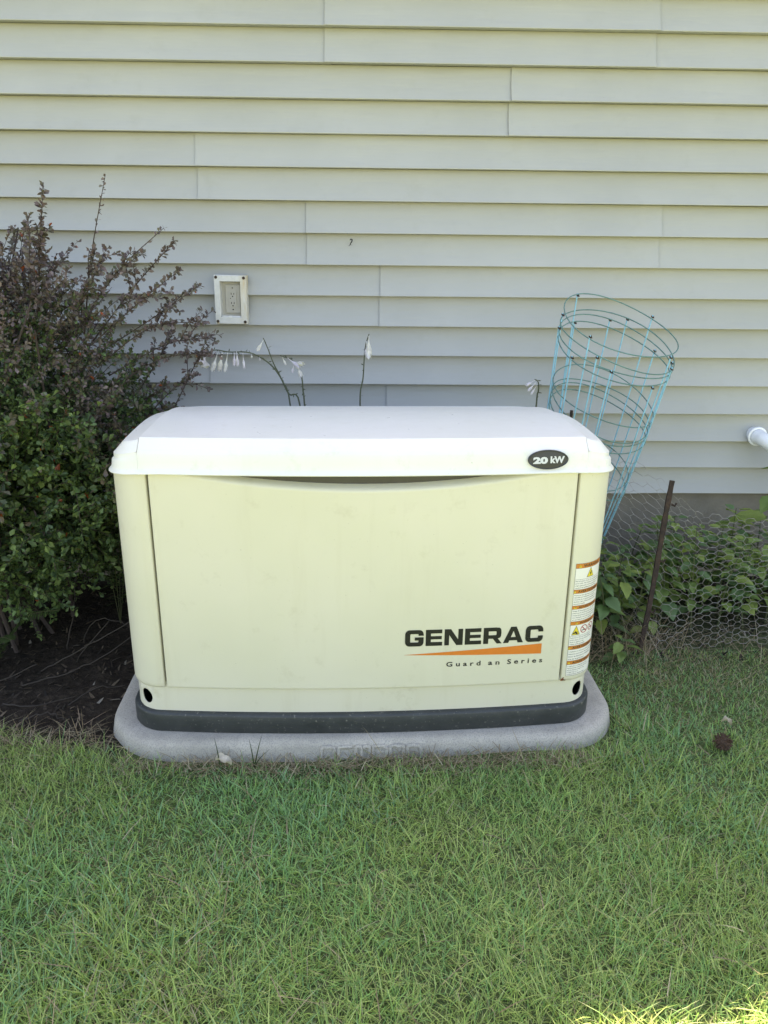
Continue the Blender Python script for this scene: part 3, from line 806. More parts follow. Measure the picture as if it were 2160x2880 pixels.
for (cx, cz, r) in ((.004, .0105, .0022), (.004, -.0205, .0022), (.004, -.0330, .0022), (.004, .0385, .0018), (-.003, .004, .0014)):
    b = MB(); V = [(cx + r * math.cos(2 * PI * k / 10), -.0132, cz + r * math.sin(2 * PI * k / 10)) for k in range(10)] + [(cx + r * math.cos(2 * PI * k / 10), -.009, cz + r * math.sin(2 * PI * k / 10)) for k in range(10)]
    b.add(V, [tuple(range(10))] + [(k, (k + 1) % 10, 10 + (k + 1) % 10, 10 + k) for k in range(10)]); b.obj('ground_hole', 'slot_dark', plate)
for (cx, cz) in ((-.0475, .0735), (.0465, .0725), (-.0465, -.0720), (.0470, -.0725)):
    b = MB(); P = []
    for r, yy in ((.0052, -.0304), (.0050, -.0324), (.0034, -.0335), (.0001, -.0337)):
        for k in range(10): P.append((cx + r * math.cos(2 * PI * k / 10), yy, cz + r * math.sin(2 * PI * k / 10)))
    b.grid(P, 10, 4, closed=True); b.obj('screw', 'rusty_steel', out, autosmooth=40)
for (cx, cz, wd, ln) in ((.0465, .068, .003, .034), (-.0455, -.0745, .004, .006), (.047, -.0755, .003, .005)):
    b = MB(); V = [(cx - wd, -.0308, cz), (cx + wd, -.0308, cz), (cx + wd * .8, -.0308, cz - ln * .5), (cx + wd * .2, -.0308, cz - ln), (cx - wd * .5, -.0308, cz - ln * .7)]; b.add(V, [tuple(range(5))[::-1]]); b.obj('rust_streak', 'rust_wash', out)
b = MB(); b.tube([(-.031, -.0275, -.0545), (-.01, -.0285, -.0555), (.012, -.0280, -.0550), (.031, -.0270, -.0560)], .0016, 6); b.box(-.007, .003, -.0325, -.0265, -.0585, -.0525)
b.obj('hinge_bar', 'white_plastic', out)

# ------------------------------------------------------------------ white pipe at the right
b = MB(); pts = catmull([(1.437, .748, .588), (1.439, .715, .587), (1.448, .685, .582), (1.475, .655, .562), (1.515, .632, .530), (1.575, .60, .482), (1.63, .58, .42), (1.655, .575, .30), (1.66, .575, .1), (1.66, .575, -.06)], 6)
rad = [.0255] * len(pts)
for i in range(0, 9): rad[i] = .0285
for i in (26, 27): rad[i] = .0285
pipe = empty('drain_pipe', (0.015, 0, 0)); tag(pipe, 'white plastic pipe elbow coming out of the siding at right', 'pipe')
b.tube(pts, rad, 24); b.obj('pipe_run', 'pvc_white', pipe, autosmooth=40)
b = MB(); P = []
for (yy, r) in ((.716, .0250), (.716, .0345), (.7135, .0360), (.7095, .0345), (.7085, .0285)):
    for k in range(24): P.append((1.4385 + r * math.cos(2 * PI * k / 24), yy, .5873 + r * math.sin(2 * PI * k / 24)))
b.grid(P, 24, 5, closed=True, flip=True); b.obj('wall_flange', 'pvc_white', pipe, autosmooth=40)
b = MB(); c0 = Vector((1.536, .620, .513)); ax_ = Vector((.060, -.032, -.048)).normalized(); a_ = ax_.orthogonal().normalized(); b_ = ax_.cross(a_); P = []
for (t, r) in ((-.010, .0262), (-.010, .0300), (.002, .0315), (.006, .0300), (.006, .0262)):
    for k in range(24): g = 2 * PI * k / 24; P.append(c0 + ax_ * t + (a_ * math.cos(g) + b_ * math.sin(g)) * r)
b.grid(P, 24, 5, closed=True); b.obj('pipe_collar', 'pvc_white', pipe, autosmooth=40)

# ------------------------------------------------------------------ tomato cages, nested
T0 = Vector((0.802, 0.400, 1.010)); B0 = Vector((0.735, 0.640, 0.0)); AX = (B0 - T0).normalized(); LEN = (B0 - T0).length
side_a = Vector((1, 0, 0)); side_a = (side_a - AX * side_a.dot(AX)).normalized(); side_b = AX.cross(side_a)
def tilt(o): return o
cage_words = ['uppermost', 'second from the top', 'third from the top', 'lowest']
rnd = random.Random(21)
LATERAL = Vector((0.055, 0, -0.0))
for k in range(4):
    d0 = (0, .046, .068, .092)[k]
    cg = empty('tomato_cage', tuple(B0)); cg.matrix_world = Matrix.Translation(B0)
    tag(cg, 'leaning blue-green wire tomato cage, %s of four nested rims' % cage_words[k], 'plant cage', 'nested tomato cages behind the generator')
    ta, tb = math.radians(rnd.uniform(-3, 3) - 12), math.radians(rnd.uniform(-2, 2))
    tlt = Matrix.Rotation(ta * .55, 3, side_b) @ Matrix.Rotation(tb, 3, side_a)
    def cpt(s, ang, r, wob=0.0):
        c = T0 + AX * (d0 + s)
        p = side_a * math.cos(ang) * r + side_b * math.sin(ang) * r
        return c + p + AX * wob - B0
    rot0 = rnd.uniform(0, 6.28)
    rings = [(0.0, .183), (.235, .168), (.47, .146)]
    for (s, r) in (rings if k < 2 else rings[:2]):
        b = MB(); n = 44; pts = []
        ph = rnd.uniform(0, 6)
        for i in range(n):
            a = 2 * PI * i / n
            # rings hang lower on the right, as the stack leans
            pts.append(cpt(s, a, r * (1 + .012 * math.sin(2 * a + ph)), (.030 * math.cos(a) + .030 * math.sin(a)) + .006 * math.sin(2 * a + ph)))
        b.tube(pts, .0019, 6, closed=True); b.obj('ring', 'wire_green', cg, smooth=True)
    for j in range(4):
        a = rot0 + j * PI / 2 + rnd.uniform(-.12, .12)
        def rr2(s): return np.interp(s, [0, .235, .47, .80], [.183, .168, .146, .108])
        b = MB(); pts = []
        smax = LEN - d0 + .01
        for s in [-.006, 0, .06, .12, .235, .35, .47, .6, .75, smax]:
            s = min(s, smax); pts.append(cpt(s, a, rr2(max(0, s)) + .003, (.030 * math.cos(a) + .030 * math.sin(a)) * (1 - s)))
        b.tube(pts, .0022, 6); b.obj('leg_wire', 'wire_blue', cg, smooth=True)
        b = MB(); p = cpt(0, a, .185, .030 * math.cos(a) + .030 * math.sin(a)); b.tube([p + Vector((-.004, -.003, .004)), p + Vector((0, -.003, -.002)), p + Vector((.005, 0, -.003)), p + Vector((.003, .003, .004))], .0023, 5); b.obj('weld_hook', 'rusty_steel', cg)

# ------------------------------------------------------------------ stakes and wire netting
def stake(name, top, bot, wdt, dep, label):
    o = empty(name, bot); tag(o, label, 'stake')
    top, bot = Vector(top) - Vector(bot), Vector((0, 0, -.03)); ax_ = (top - bot).normalized(); sx_ = Vector((1, 0, 0)); sx_ = (sx_ - ax_ * sx_.dot(ax_)).normalized(); sy_ = ax_.cross(sx_)
    b = MB(); P = []; n = 30; rn = random.Random(4)
    sec = [(-.5, -.5), (.5, -.5), (.5, .2), (.15, .5), (-.15, .5), (-.5, .2)]
    for i in range(n + 1):
        t = i / n; c = bot + (top - bot) * t + sx_ * .003 * math.sin(t * 5)
        k = 1 + .12 * rn.uniform(-1, 1)
        for (a, d) in sec: P.append(c + sx_ * a * wdt * k + sy_ * d * dep * k)
    b.grid(P, 6, n + 1, closed=True); b.add(P[-6:], [tuple(range(6))]); b.obj('shaft', 'rusty_steel', o)
    for t in (.30, .58, .88):
        b = MB(); c = bot + (top - bot) * t; rn2 = random.Random(int(t * 100))
        b.tube([c + sx_ * wdt * .5 - sy_ * dep * .5, c + sx_ * wdt * 1.2 - sy_ * dep * .7 + Vector((0, 0, -.004)), c + sx_ * wdt * 1.5 - sy_ * dep * .7 + Vector((0, 0, .006))], [.004, .004, .003], 6); b.obj('lug', 'rusty_steel', o)
    return o
stake('garden_stake', (0.948, .2, .568), (0.889, .145, .0), .0145, .011, 'rusty leaning metal stake holding up the wire netting')
stake('garden_stake', (0.681, .425, .738), (0.690, .425, .0), .009, .009, 'dark thin stake behind the generator beside the tomato cages')
netp = [(.682, .418), (.76, .375), (.84, .30), (.90, .215), (.935, .165), (1.05, .165), (1.2, .18), (1.4, .19), (1.7, .20), (2.0, .24)]
npx = [p[0] for p in netp]
def net_pt(s, t):
    x = .682 + s; y = np.interp(x, npx, [p[1] for p in netp])
    zt_ = np.interp(x, [.68, .76, .84, .90, .935, .97, 1.06, 1.2, 1.4, 2.0], [.70, .645, .60, .575, .555, .52, .452, .440, .443, .44])
    zb_ = np.interp(x, [.68, .85, .95, 1.1, 1.4, 2], [.07, .045, .02, .035, .025, .02])
    z = zb_ + (zt_ - zb_) * t
    lean = .06 * t
    y += lean + .022 * noise.noise(Vector((x * 7, z * 6, .5))) + .010 * noise.noise(Vector((x * 22, z * 19, 2.5)))
    x += .012 * noise.noise(Vector((x * 9, z * 9, 5.5))) + .004 * noise.noise(Vector((x * 40, z * 40, 1.5)))
    z += .012 * noise.noise(Vector((x * 8, z * 9, 9.5))) + .004 * noise.noise(Vector((x * 40, z * 40, 7.5)))
    return (x, y, z)
HWd = .038; nrow = 20; ncol = int(1.30 / (HWd * .75))
vid = {}; NV = []; NF = []
def nv(s, t):
    k = (round(s, 5), round(t, 5))
    if k not in vid: vid[k] = len(NV); NV.append(net_pt(s, t))
    return vid[k]
for c in range(ncol):
    for r in range(nrow):
        cs = c * HWd * .75; ct = (r + (.5 if c % 2 else 0)) / nrow; hh = .5 / nrow
        if ct + hh > 1.03: continue
        pts = [(cs + HWd * .5, ct), (cs + HWd * .25, ct + hh), (cs - HWd * .25, ct + hh), (cs - HWd * .5, ct), (cs - HWd * .25, ct - hh), (cs + HWd * .25, ct - hh)]
        NF.append([nv(*p) for p in pts])
me = bpy.data.meshes.new('wire_netting'); me.from_pydata(NV, [], NF); net = mkobj('wire_netting', me, 'galvanised')
mod = net.modifiers.new('w', 'WIREFRAME'); mod.thickness = .0014; mod.use_replace = True; mod.use_even_offset = False; mod.use_boundary = True
tag(net, 'sagging galvanised wire netting around the plant bed at right', 'netting')

# ------------------------------------------------------------------ leaf building blocks
def leaf_faces(b, p, d, nrm, L, W, col, fold=.25, droop=.15, shape=((.25, .75), (.6, 1.0), (.85, .65))):
    d = d.normalized(); s = d.cross(nrm)
    if s.length < 1e-4: s = d.orthogonal()
    s.normalize(); up = s.cross(d)
    V = [p]; k = 0
    for (t, wv) in shape:
        c = p + d * L * t - up * droop * L * t * t
        V += [c + s * W * .5 * wv + up * fold * W * .5 * wv, c, c - s * W * .5 * wv + up * fold * W * .5 * wv]
    V.append(p + d * L - up * droop * L)
    F = [(0, 1, 2), (0, 2, 3)]
    for i in range(len(shape) - 1):
        a = 1 + 3 * i; F += [(a, a + 3, a + 4, a + 1), (a + 1, a + 4, a + 5, a + 2)]
    a = 1 + 3 * (len(shape) - 1); e = len(V) - 1; F += [(a, e, a + 1), (a + 1, e, a + 2)]
    b.add(V, F, col)
def rdir(rn, up=0.0):
    while True:
        v = Vector((rn.uniform(-1, 1), rn.uniform(-1, 1), rn.uniform(-1, 1)))
        if .1 < v.length < 1: break
    v.normalize(); v.z += up; return v.normalized()

# ------------------------------------------------------------------ shrub at the left
shrub = empty('barberry_shrub', (-1.17, .28, 0)); tag(shrub, 'tall purple and green leafy shrub left of the generator', 'shrub')
SO = Vector((-1.17, .28, 0)); rn = random.Random(12)
wood = MB(); fol = MB()
SC, SRd = Vector((-1.19, .30, .66)), Vector((.54, .36, .62))
def shrub_col(p):
    h = p.z; out_ = Vector(((p.x - SC.x) / SRd.x, (p.y - SC.y) / SRd.y, (p.z - SC.z) / SRd.z)).length
    k = noise.noise(p * 4.5) * .55 + (h - .86) * 1.5 + (out_ - .9) * .7 + rn.uniform(-.28, .28)
    x = rn.random(); g = rn.uniform(.75, 1.45)
    if x < .006: c = (.30, .07, .02)
    elif k > .12: c = random.choice(((.125, .088, .088), (.165, .130, .128), (.145, .108, .098), (.130, .118, .090)))
    elif k > -.10: c = random.choice(((.100, .094, .055), (.125, .098, .070), (.080, .105, .050)))
    else: c = random.choice(((.078, .130, .044), (.105, .170, .054), (.058, .100, .042), (.155, .220, .070)))
    return tuple(v * g for v in c)
def leafy_twig(pts, dens_, L0, thin=1.0, start=.15, wr=.0022):
    pts = catmull(pts, 5); n = len(pts)
    wood.tube([p - SO for p in pts], [wr * (1 - .75 * i / (n - 1)) for i in range(n)], 4, caps=False)
    tot = sum((pts[i + 1] - pts[i]).length for i in range(n - 1)); cnt = int(tot / dens_)
    for i in range(cnt):
        t = start + (1 - start) * (i + rn.random()) / max(cnt, 1); t = min(t, .999)
        f = t * (n - 1); j = int(f); p = pts[j].lerp(pts[j + 1], f - j); d = (pts[j + 1] - pts[j]).normalized()
        for _ in range(rn.choice((1, 2, 2, 3))):
            dd = (d * rn.uniform(.1, .8) + rdir(rn, .15) * .9).normalized(); L = L0 * rn.uniform(.6, 1.25) * (1.0 - .35 * t * thin)
            leaf_faces(fol, p - SO, dd, rdir(rn, .9), L, L * rn.uniform(.48, .68), shrub_col(p), rn.uniform(.05, .45), rn.uniform(-.05, .35), ((.35, .55), (.72, 1.0)))
stems = []
for i in range(16):   # main canes
    bx_, by_ = rn.uniform(-1.33, -1.0), rn.uniform(.16, .42)
    dr = rdir(rn, .9); dr.z = abs(dr.z) + .3
    tip = SC + Vector((dr.x * SRd.x, dr.y * SRd.y, max(.1, dr.z) * SRd.z)) * rn.uniform(.6, .9)
    mid = Vector((bx_, by_, 0)).lerp(tip, .5) + Vector((rn.uniform(-.06, .06), rn.uniform(-.05, .05), .10))
    pts = catmull([Vector((bx_, by_, -.01)), mid, tip], 6); stems.append(pts)
    wood.tube([p - SO for p in pts], [.0075 - .005 * k / (len(pts) - 1) for k in range(len(pts))], 6)
for i in range(2500):   # twigs through the crown, mostly near its surface
    d = rdir(rn); rr1 = rn.random() ** .36
    p = SC + Vector((d.x * SRd.x, d.y * SRd.y, d.z * SRd.z)) * rr1 * .86
    if p.z < .10 or p.y > .62: continue
    # the underside is open
    if p.z < .45 and p.x > -1.00 + (p.z - .2) * .8 and p.y < .40: continue
    gap = noise.noise(p * 6 + Vector((3, 1, 7)))
    if gap > .42: continue
    od = (Vector((d.x, d.y, d.z * .7)) + rdir(rn, .5) * .8).normalized(); Lg = rn.uniform(.08, .20)
    p2 = p + od * Lg * .55 + Vector((0, 0, .01)); p3 = p + od * Lg + Vector((0, 0, rn.uniform(-.02, .03)))
    if p3.y > .68: p3.y = .68
    if p3.x > -.68 and p3.y < .40 and p3.z < .84: p3.x = -.69
    leafy_twig([p, p2, p3], .0085, rn.uniform(.019, .029) if p.z < .75 else rn.uniform(.015, .022), .6, .0, .0016)
for i in range(420):   # older growth behind, between the generator and the wall
    p = Vector((rn.uniform(-1.05, -.66), rn.uniform(.42, .62), rn.uniform(.06, .72)))
    od = rdir(rn, .5); Lg = rn.uniform(.07, .15); p3 = p + od * Lg; p3.y = min(p3.y, .66)
    if p3.x > -.62 : p3.x = -.63
    leafy_twig([p, p + od * Lg * .5 + Vector((0, 0, .01)), p3], .009, .023, .6, .0, .0016)
sprays = [  # long shoots that leave the crown (base, bend, tip, leaf spacing, leaf size)
    ((-.95, .27, .95), (-.905, .26, 1.20), (-.868, .25, 1.378), .006, .021), ((-.97, .26, .95), (-.93, .24, 1.15), (-.915, .24, 1.30), .007, .022),
    ((-.82, .30, .98), (-.775, .30, 1.20), (-.712, .30, 1.415), .013, .014), ((-.83, .29, 1.0), (-.70, .29, 1.16), (-.562, .30, 1.278), .012, .015),
    ((-.82, .29, 1.0), (-.72, .28, 1.14), (-.62, .28, 1.21), .008, .018), ((-.80, .31, .96), (-.66, .31, 1.12), (-.535, .31, 1.245), .007, .019),
    ((-.80, .29, .95), (-.64, .29, 1.08), (-.525, .30, 1.165), .006, .019), ((-.80, .34, .92), (-.62, .35, 1.03), (-.485, .36, 1.120), .008, .018),
    ((-.80, .32, .88), (-.64, .34, .995), (-.475, .36, 1.015), .006, .019), ((-.78, .36, .85), (-.60, .38, .945), (-.462, .38, .965), .007, .018),
    ((-.80, .36, .80), (-.62, .38, .90), (-.475, .40, .915), .007, .018), ((-.62, .38, .70), (-.545, .40, .84), (-.475, .42, .975), .011, .018),
    ((-.70, .38, .70), (-.60, .40, .80), (-.520, .42, .85), .007, .018), ((-1.02, .25, 1.0), (-1.05, .24, 1.15), (-1.08, .23, 1.22), .006, .021),
    ((-.85, .28, 1.0), (-.78, .26, 1.12), (-.73, .24, 1.17), .006, .020), ((-.84, .22, .75), (-.75, .18, .62), (-.70, .14, .56), .006, .024),
    ((-.95, .10, .50), (-.90, .06, .38), (-.88, .03, .31), .006, .026), ((-.84, .20, .66), (-.76, .16, .58), (-.715, .12, .50), .007, .024),
    ((-.72, .42, .78), (-.64, .44, .90), (-.60, .46, .97), .006, .018), ((-.86, .30, .98), (-.80, .28, 1.10), (-.75, .27, 1.22), .007, .018)]
for si, (a, c, d, dn, ls) in enumerate(sprays):
    leafy_twig([Vector(a), Vector(c), Vector(d)], dn * .85, ls, .5, .10, .0030)
    if si in (2, 3): continue
    for k in range(3):      # side shoots
        t = rn.uniform(.15, .75); p = Vector(a).lerp(Vector(c), t * 2) if t < .5 else Vector(c).lerp(Vector(d), t * 2 - 1)
        dd = (Vector(d) - Vector(a)).normalized() * .8 + rdir(rn, .1) * .6; Lg = rn.uniform(.06, .14); q3 = p + dd.normalized() * Lg
        q3.y = min(max(q3.y, .08), .66)
        if q3.x > -.64 and q3.z < .86: q3.y = max(q3.y, .38)
        leafy_twig([p, p.lerp(q3, .5) + Vector((0, 0, .012)), q3], .007, ls, .5, .05, .0018)
wood.obj('branches', 'bark', shrub); o = fol.obj('foliage', 'shrub_leaf', shrub); o['kind'] = 'stuff'; 

# ------------------------------------------------------------------ hostas in bloom behind the generator
LAV = ((.80, .74, .86), (.84, .80, .86), (.74, .68, .80), (.80, .75, .76))
def bell(b, p, d, L, R, col, open_=1.0):
    d = d.normalized(); a = d.orthogonal().normalized(); c = d.cross(a); P = []; n = 8
    prof = [(0, .10), (.2, .13), (.42, .28), (.65, .75), (.85, .80 * open_ + .1), (1.0, .95 * open_)]
    for (t, r) in prof:
        for k in range(n):
            g = 2 * PI * k / n; rr3 = R * r; tt = t
            if t == 1.0: tt = 1.0 + (.07 if k % 2 else -.10)
            P.append(p + d * L * tt + (a * math.cos(g) + c * math.sin(g)) * rr3)
    b.grid(P, n, len(prof), col, closed=True)
def hosta(pts, flowers, label, leafn, rs):
    base = Vector((pts[0][0], pts[0][1], 0)); rn = random.Random(rs)
    base = Vector((pts[0][0] + .02, .50, 0))
    o = empty('hosta_plant', tuple(base)); tag(o, label, 'flower', 'hosta blooms behind the generator')
    full = catmull([base, base.lerp(Vector(pts[0]), .5) + Vector((.004, 0, 0))] + [Vector(p) for p in pts], 5)
    b = MB(); n = len(full); b.tube([p - base for p in full], [.0034 - .0019 * k / (n - 1) for k in range(n)], 6)
    # bracts and old flower stubs along the stalk
    for i in range(10, n - 2):
        if rn.random() < .75:
            d = rdir(rn, .1); d.y -= .2
            leaf_faces(b, full[i] - base, d, rdir(rn, 1), rn.uniform(.008, .016), .004, (1, 1, 1), .3, -.3, ((.5, 1.0),))
    b.obj('flower_stalk', 'stem_dark', o, smooth=False)
    for (p, d, L, R, op) in flowers:
        b = MB(); bell(b, Vector(p) - base, Vector(d), L, R, rn.choice(LAV), op); b.obj('flower', 'petal', o, smooth=True)
    for i in range(leafn):
        a = 2 * PI * i / leafn + rn.uniform(-.3, .3); d = Vector((math.cos(a), math.sin(a) * .45, .7)); L = rn.uniform(.14, .2)
        b = MB(); leaf_faces(b, Vector((0, 0, .0)), d, Vector((0, 0, 1)), L, L * .55, (.05, .085, .03), .25, .45, ((.12, .25), (.35, .95), (.6, 1.0), (.85, .55))); b.obj('leaf', 'herb_leaf', o, smooth=True)
hosta([(-0.240, .5, .732), (-0.267, .5, .821), (-0.290, .5, .870), (-0.305, .5, .913), (-0.321, .5, .953)], [((-.320, .498, .947), (-.50, -.1, -.85), .040, .0075, .9)], 'upright hosta stalk with one white flower at its tip', 5, 1)
hosta([(-0.208, .5, .732), (-0.244, .5, .772), (-0.272, .5, .831), (-0.309, .5, .875), (-0.366, .5, .905), (-0.434, .5, .907), (-0.482, .5, .912), (-0.522, .5, .880)],
      [((-.470, .497, .903), (-.32, -.1, -.95), .058, .0105, .75), ((-.454, .497, .905), (-.22, -.1, -1), .058, .0110, .75), ((-.437, .497, .905), (-.18, -.1, -1), .060, .0085, .75), ((-.416, .497, .907), (-.02, -.1, -1), .042, .0080, .7),
       ((-.408, .497, .910), (.05, -.1, -1), .046, .0075, .7), ((-.388, .497, .905), (.05, -.1, -1), .048, .0055, .7), ((-.505, .497, .895), (-.7, -.3, -.7), .030, .0130, 1.3), ((-.512, .497, .890), (.1, -.3, -1), .032, .0130, 1.3), ((-.510, .497, .908), (-.9, -.2, -.3), .034, .0070, .6), ((-.36, .497, .903), (.0, -.1, -1), .014, .004, .6), ((-.335, .497, .893), (.1, -.1, -1), .012, .004, .6)],
      'arching hosta stalk with a row of white flowers hanging over the lid', 5, 2)
hosta([(-0.193, .5, .732), (-0.197, .5, .782), (-0.201, .5, .832), (-0.217, .5, .866), (-0.241, .5, .887), (-0.269, .5, .897)],
      [((-.245, .497, .890), (.75, -.2, -.55), .050, .0100, .9), ((-.228, .497, .878), (.65, -.3, -.1), .040, .0090, .9), ((-.214, .497, .868), (.35, -.2, -.95), .040, .0090, .8), ((-.225, .497, .866), (-.2, -.2, -1), .024, .0065, .6), ((-.262, .497, .893), (.4, -.2, -.8), .028, .005, .6)], 'short curled hosta stalk with wilting pinkish flowers', 4, 3)
hosta([(-0.009, .5, .734), (0.001, .5, .828), (0.007, .5, .920), (0.020, .5, .968)], [((.019, .497, .962), (.02, -.15, -1), .062, .0115, .8), ((.012, .497, .945), (.12, -.2, -1), .055, .0105, .9), ((.012, .497, .935), (-.05, -.1, -1), .034, .008, .7)], 'lone straight hosta stalk with drooping lavender flowers', 5, 4)
hosta([(0.570, .46, .740), (0.571, .45, .796), (0.566, .44, .826), (0.552, .43, .836)], [((.553, .43, .834), (-.8, -.2, -.45), .034, .0065, .8), ((.556, .43, .826), (-.65, -.2, -.65), .036, .0060, .8), ((.560, .43, .818), (-.5, -.2, -.8), .034, .0050, .8)], 'small hosta bloom drooping beside the tomato cages', 4, 5)

# ------------------------------------------------------------------ leafy herbs in the bed at right
def herb_leaf_mesh(name, col, seed, W=.62):
    rn = random.Random(seed); b = MB(); n = 8; V = []; ph = rn.uniform(0, 3)
    for i in range(n + 1):
        t = i / n; wv = W * .5 * (math.sin(PI * min(1, t * .96 + .04) ** .78)) ** .85 * (1 if i < n else 0); wv *= 1.06 if i % 2 else .94
        dz = -.30 * t * t + .02 * math.sin(t * 9 + ph); up = .16 * wv * 2
        V += [(t, wv, dz + up + .015 * rn.uniform(-1, 1)), (t, wv * .5, dz + up * .7 + .02 * (i % 2)), (t, 0, dz), (t, -wv * .5, dz + up * .7 + .02 * (i % 2)), (t, -wv, dz + up + .015 * rn.uniform(-1, 1))]
    b.grid(V, 5, n + 1, col); return b.mesh(name, True)
HL = [herb_leaf_mesh('leaf', c, i, wd) for i, (c, wd) in enumerate((((.165, .250, .068), .62), ((.205, .290, .075), .70), ((.110, .195, .065), .58), ((.255, .330, .085), .66), ((.130, .220, .090), .75)))]
for m_ in HL: m_.materials.append(MAT['herb_leaf'])
def herb(x, y, h, nl, lsz, label, grp, rs, lean=(0, 0)):
    rn = random.Random(rs); z0 = ground_z(x, y); o = empty('leafy_herb', (x, y, z0)); tag(o, label, 'plant', grp)
    top = Vector((lean[0] + rn.uniform(-.04, .04), lean[1] + rn.uniform(-.04, .03), h)); pts = catmull([Vector((0, 0, -.01)), top * .5 + Vector((rn.uniform(-.02, .02), 0, 0)), top], 5)
    b = MB(); b.tube(pts, [.0032 - .0018 * i / (len(pts) - 1) for i in range(len(pts))], 5); b.obj('stem', 'stem_green', o)
    for i in range(nl):
        t = .22 + .78 * ((i // 2) + .5) / math.ceil(nl / 2); f = min(t, .999) * (len(pts) - 1); j = int(f); p = pts[j].lerp(pts[j + 1], f - j)
        a = (i % 2) * PI + (i // 2) * 1.35 + rn.uniform(-.4, .4); el = rn.uniform(-.1, .55) + (.3 if t > .85 else 0)
        sz = lsz * rn.uniform(.7, 1.2) * (1.0 - .45 * max(0, t - .6) / .4)
        lf = bpy.data.objects.new('leaf', rn.choice(HL)); COL.objects.link(lf); lf.parent = o
        # petiole gap
        out_ = Vector((math.cos(a), math.sin(a), .35)) * sz * .28
        lf.location = p + out_; lf.rotation_euler = (rn.uniform(-.35, .35), -el + .25, a); lf.scale = (sz, sz, sz)
rn = random.Random(31); spots = []
for i in range(400):
    x, y = rn.uniform(.70, 1.62), rn.uniform(.27, .60)
    if x < .88 and y < .42: continue
    if abs(x - .78) < .12 and y > .5: continue
    if all((x - a) ** 2 + (y - c) ** 2 > .068 ** 2 for a, c in spots): spots.append((x, y))
    if len(spots) == 32: break
spots += [(.70, .24), (.75, .33), (.81, .40), (.84, .27), (.71, .44), (.78, .22)]
for i, (x, y) in enumerate(spots):
    h = rn.uniform(.24, .38) * (.85 if x < .95 else 1)
    herb(x, y, h, rn.choice((18, 20, 20, 22)), rn.uniform(.054, .074), 'green leafy herb growing behind the wire netting at right', 'herbs behind the netting', 100 + i)
herb(.99, .245, .10, 5, .06, 'low herb with one large round leaf at the foot of the netting', 'herbs behind the netting', 55)
herb(.80, .10, .09, 10, .05, 'small herb sprawling on the ground at the foot of the rusty stake', 'herbs behind the netting', 58)
herb(1.43, .50, .52, 10, .135, 'tall broad-leaved plant at the right edge below the white pipe', 'herbs behind the netting', 56, (0.0, -.02))
herb(1.06, .42, .37, 4, .022, 'thin bare-stemmed weed rising above the herbs', 'herbs behind the netting', 57)

# ------------------------------------------------------------------ ferns by the shrub
def fern(base, tip, n, L, label, rs):
    rn = random.Random(rs); o = empty('fern_plant', base); tag(o, label, 'fern'); bz = Vector(base)
    for kk, tp in enumerate(tip):
        d = Vector(tp) - bz; pts = catmull([Vector((0, 0, 0)), d * .5 + Vector((0, 0, d.length * .22)), d], 8); b = MB(); b.tube(pts, [.0015] * len(pts), 4, col=(.07, .08, .03))
        for i in range(n):
            t = .15 + .85 * i / n; f = t * (len(pts) - 1); j = min(int(f), len(pts) - 2); p = pts[j].lerp(pts[j + 1], f - j); ax_ = (pts[j + 1] - pts[j]).normalized(); sd_ = ax_.cross(Vector((0, 0, 1))).normalized()
            for sg in (-1, 1): leaf_faces(b, p, sd_ * sg + ax_ * .35 + Vector((0, 0, rn.uniform(-.2, .2))), Vector((0, 0, 1)), L * math.sin(PI * min(1, (1.02 - t) * .9)) + .006, .007, (.055, .085, .025), .1, .25, ((.4, 1.0), (.8, .6)))
        b.obj('frond', 'herb_leaf', o)
fern((-1.13, .06, .0), [(-.895, .05, .205), (-1.0, -.05, .16), (-1.3, .0, .2), (-1.2, -.1, .15)], 26, .034, 'small fern under the shrub at the left edge', 1)
fern((-.83, .36, .0), [(-.79, .28, .54), (-.72, .40, .48), (-.92, .44, .42), (-.80, .48, .50)], 28, .045, 'fern between the shrub and the back of the generator', 2)

# ------------------------------------------------------------------ twigs on the soil at the left
rn = random.Random(8)
for i, tw in enumerate([[(-.95, .0, .03), (-.83, .0, .10), (-.70, .02, .17), (-.64, .05, .21)], [(-.98, -.06, .02), (-.86, -.05, .05), (-.74, -.02, .10), (-.63, .05, .17)], [(-.90, .20, .01), (-.86, .17, .09), (-.80, .14, .13), (-.72, .12, .12)],
                        [(-1.1, -.10, .02), (-1.02, -.08, .05), (-.93, -.06, .09)], [(-.88, .08, .01), (-.84, .05, .07), (-.76, .06, .16)], [(-.93, .14, .02), (-.9, .15, .14), (-.88, .16, .26)], [(-1.0, -.15, .015), (-.9, -.17, .02), (-.8, -.13, .03)], [(-.82, -.16, .012), (-.76, -.1, .03), (-.68, -.08, .03)], [(-.92, -.24, .015), (-.85, -.22, .03), (-.80, -.24, .02)]]):
    b = MB(); pts = catmull(tw, 5); b.tube([p + Vector((rn.uniform(-.003, .003),) * 3) for p in pts], [.0024 - .0012 * k / (len(pts) - 1) for k in range(len(pts))], 5)
    tag(b.obj('twig', 'twig_pale', smooth=True), 'thin bare twig on the dark soil left of the generator', 'twig', 'twigs under the shrub')

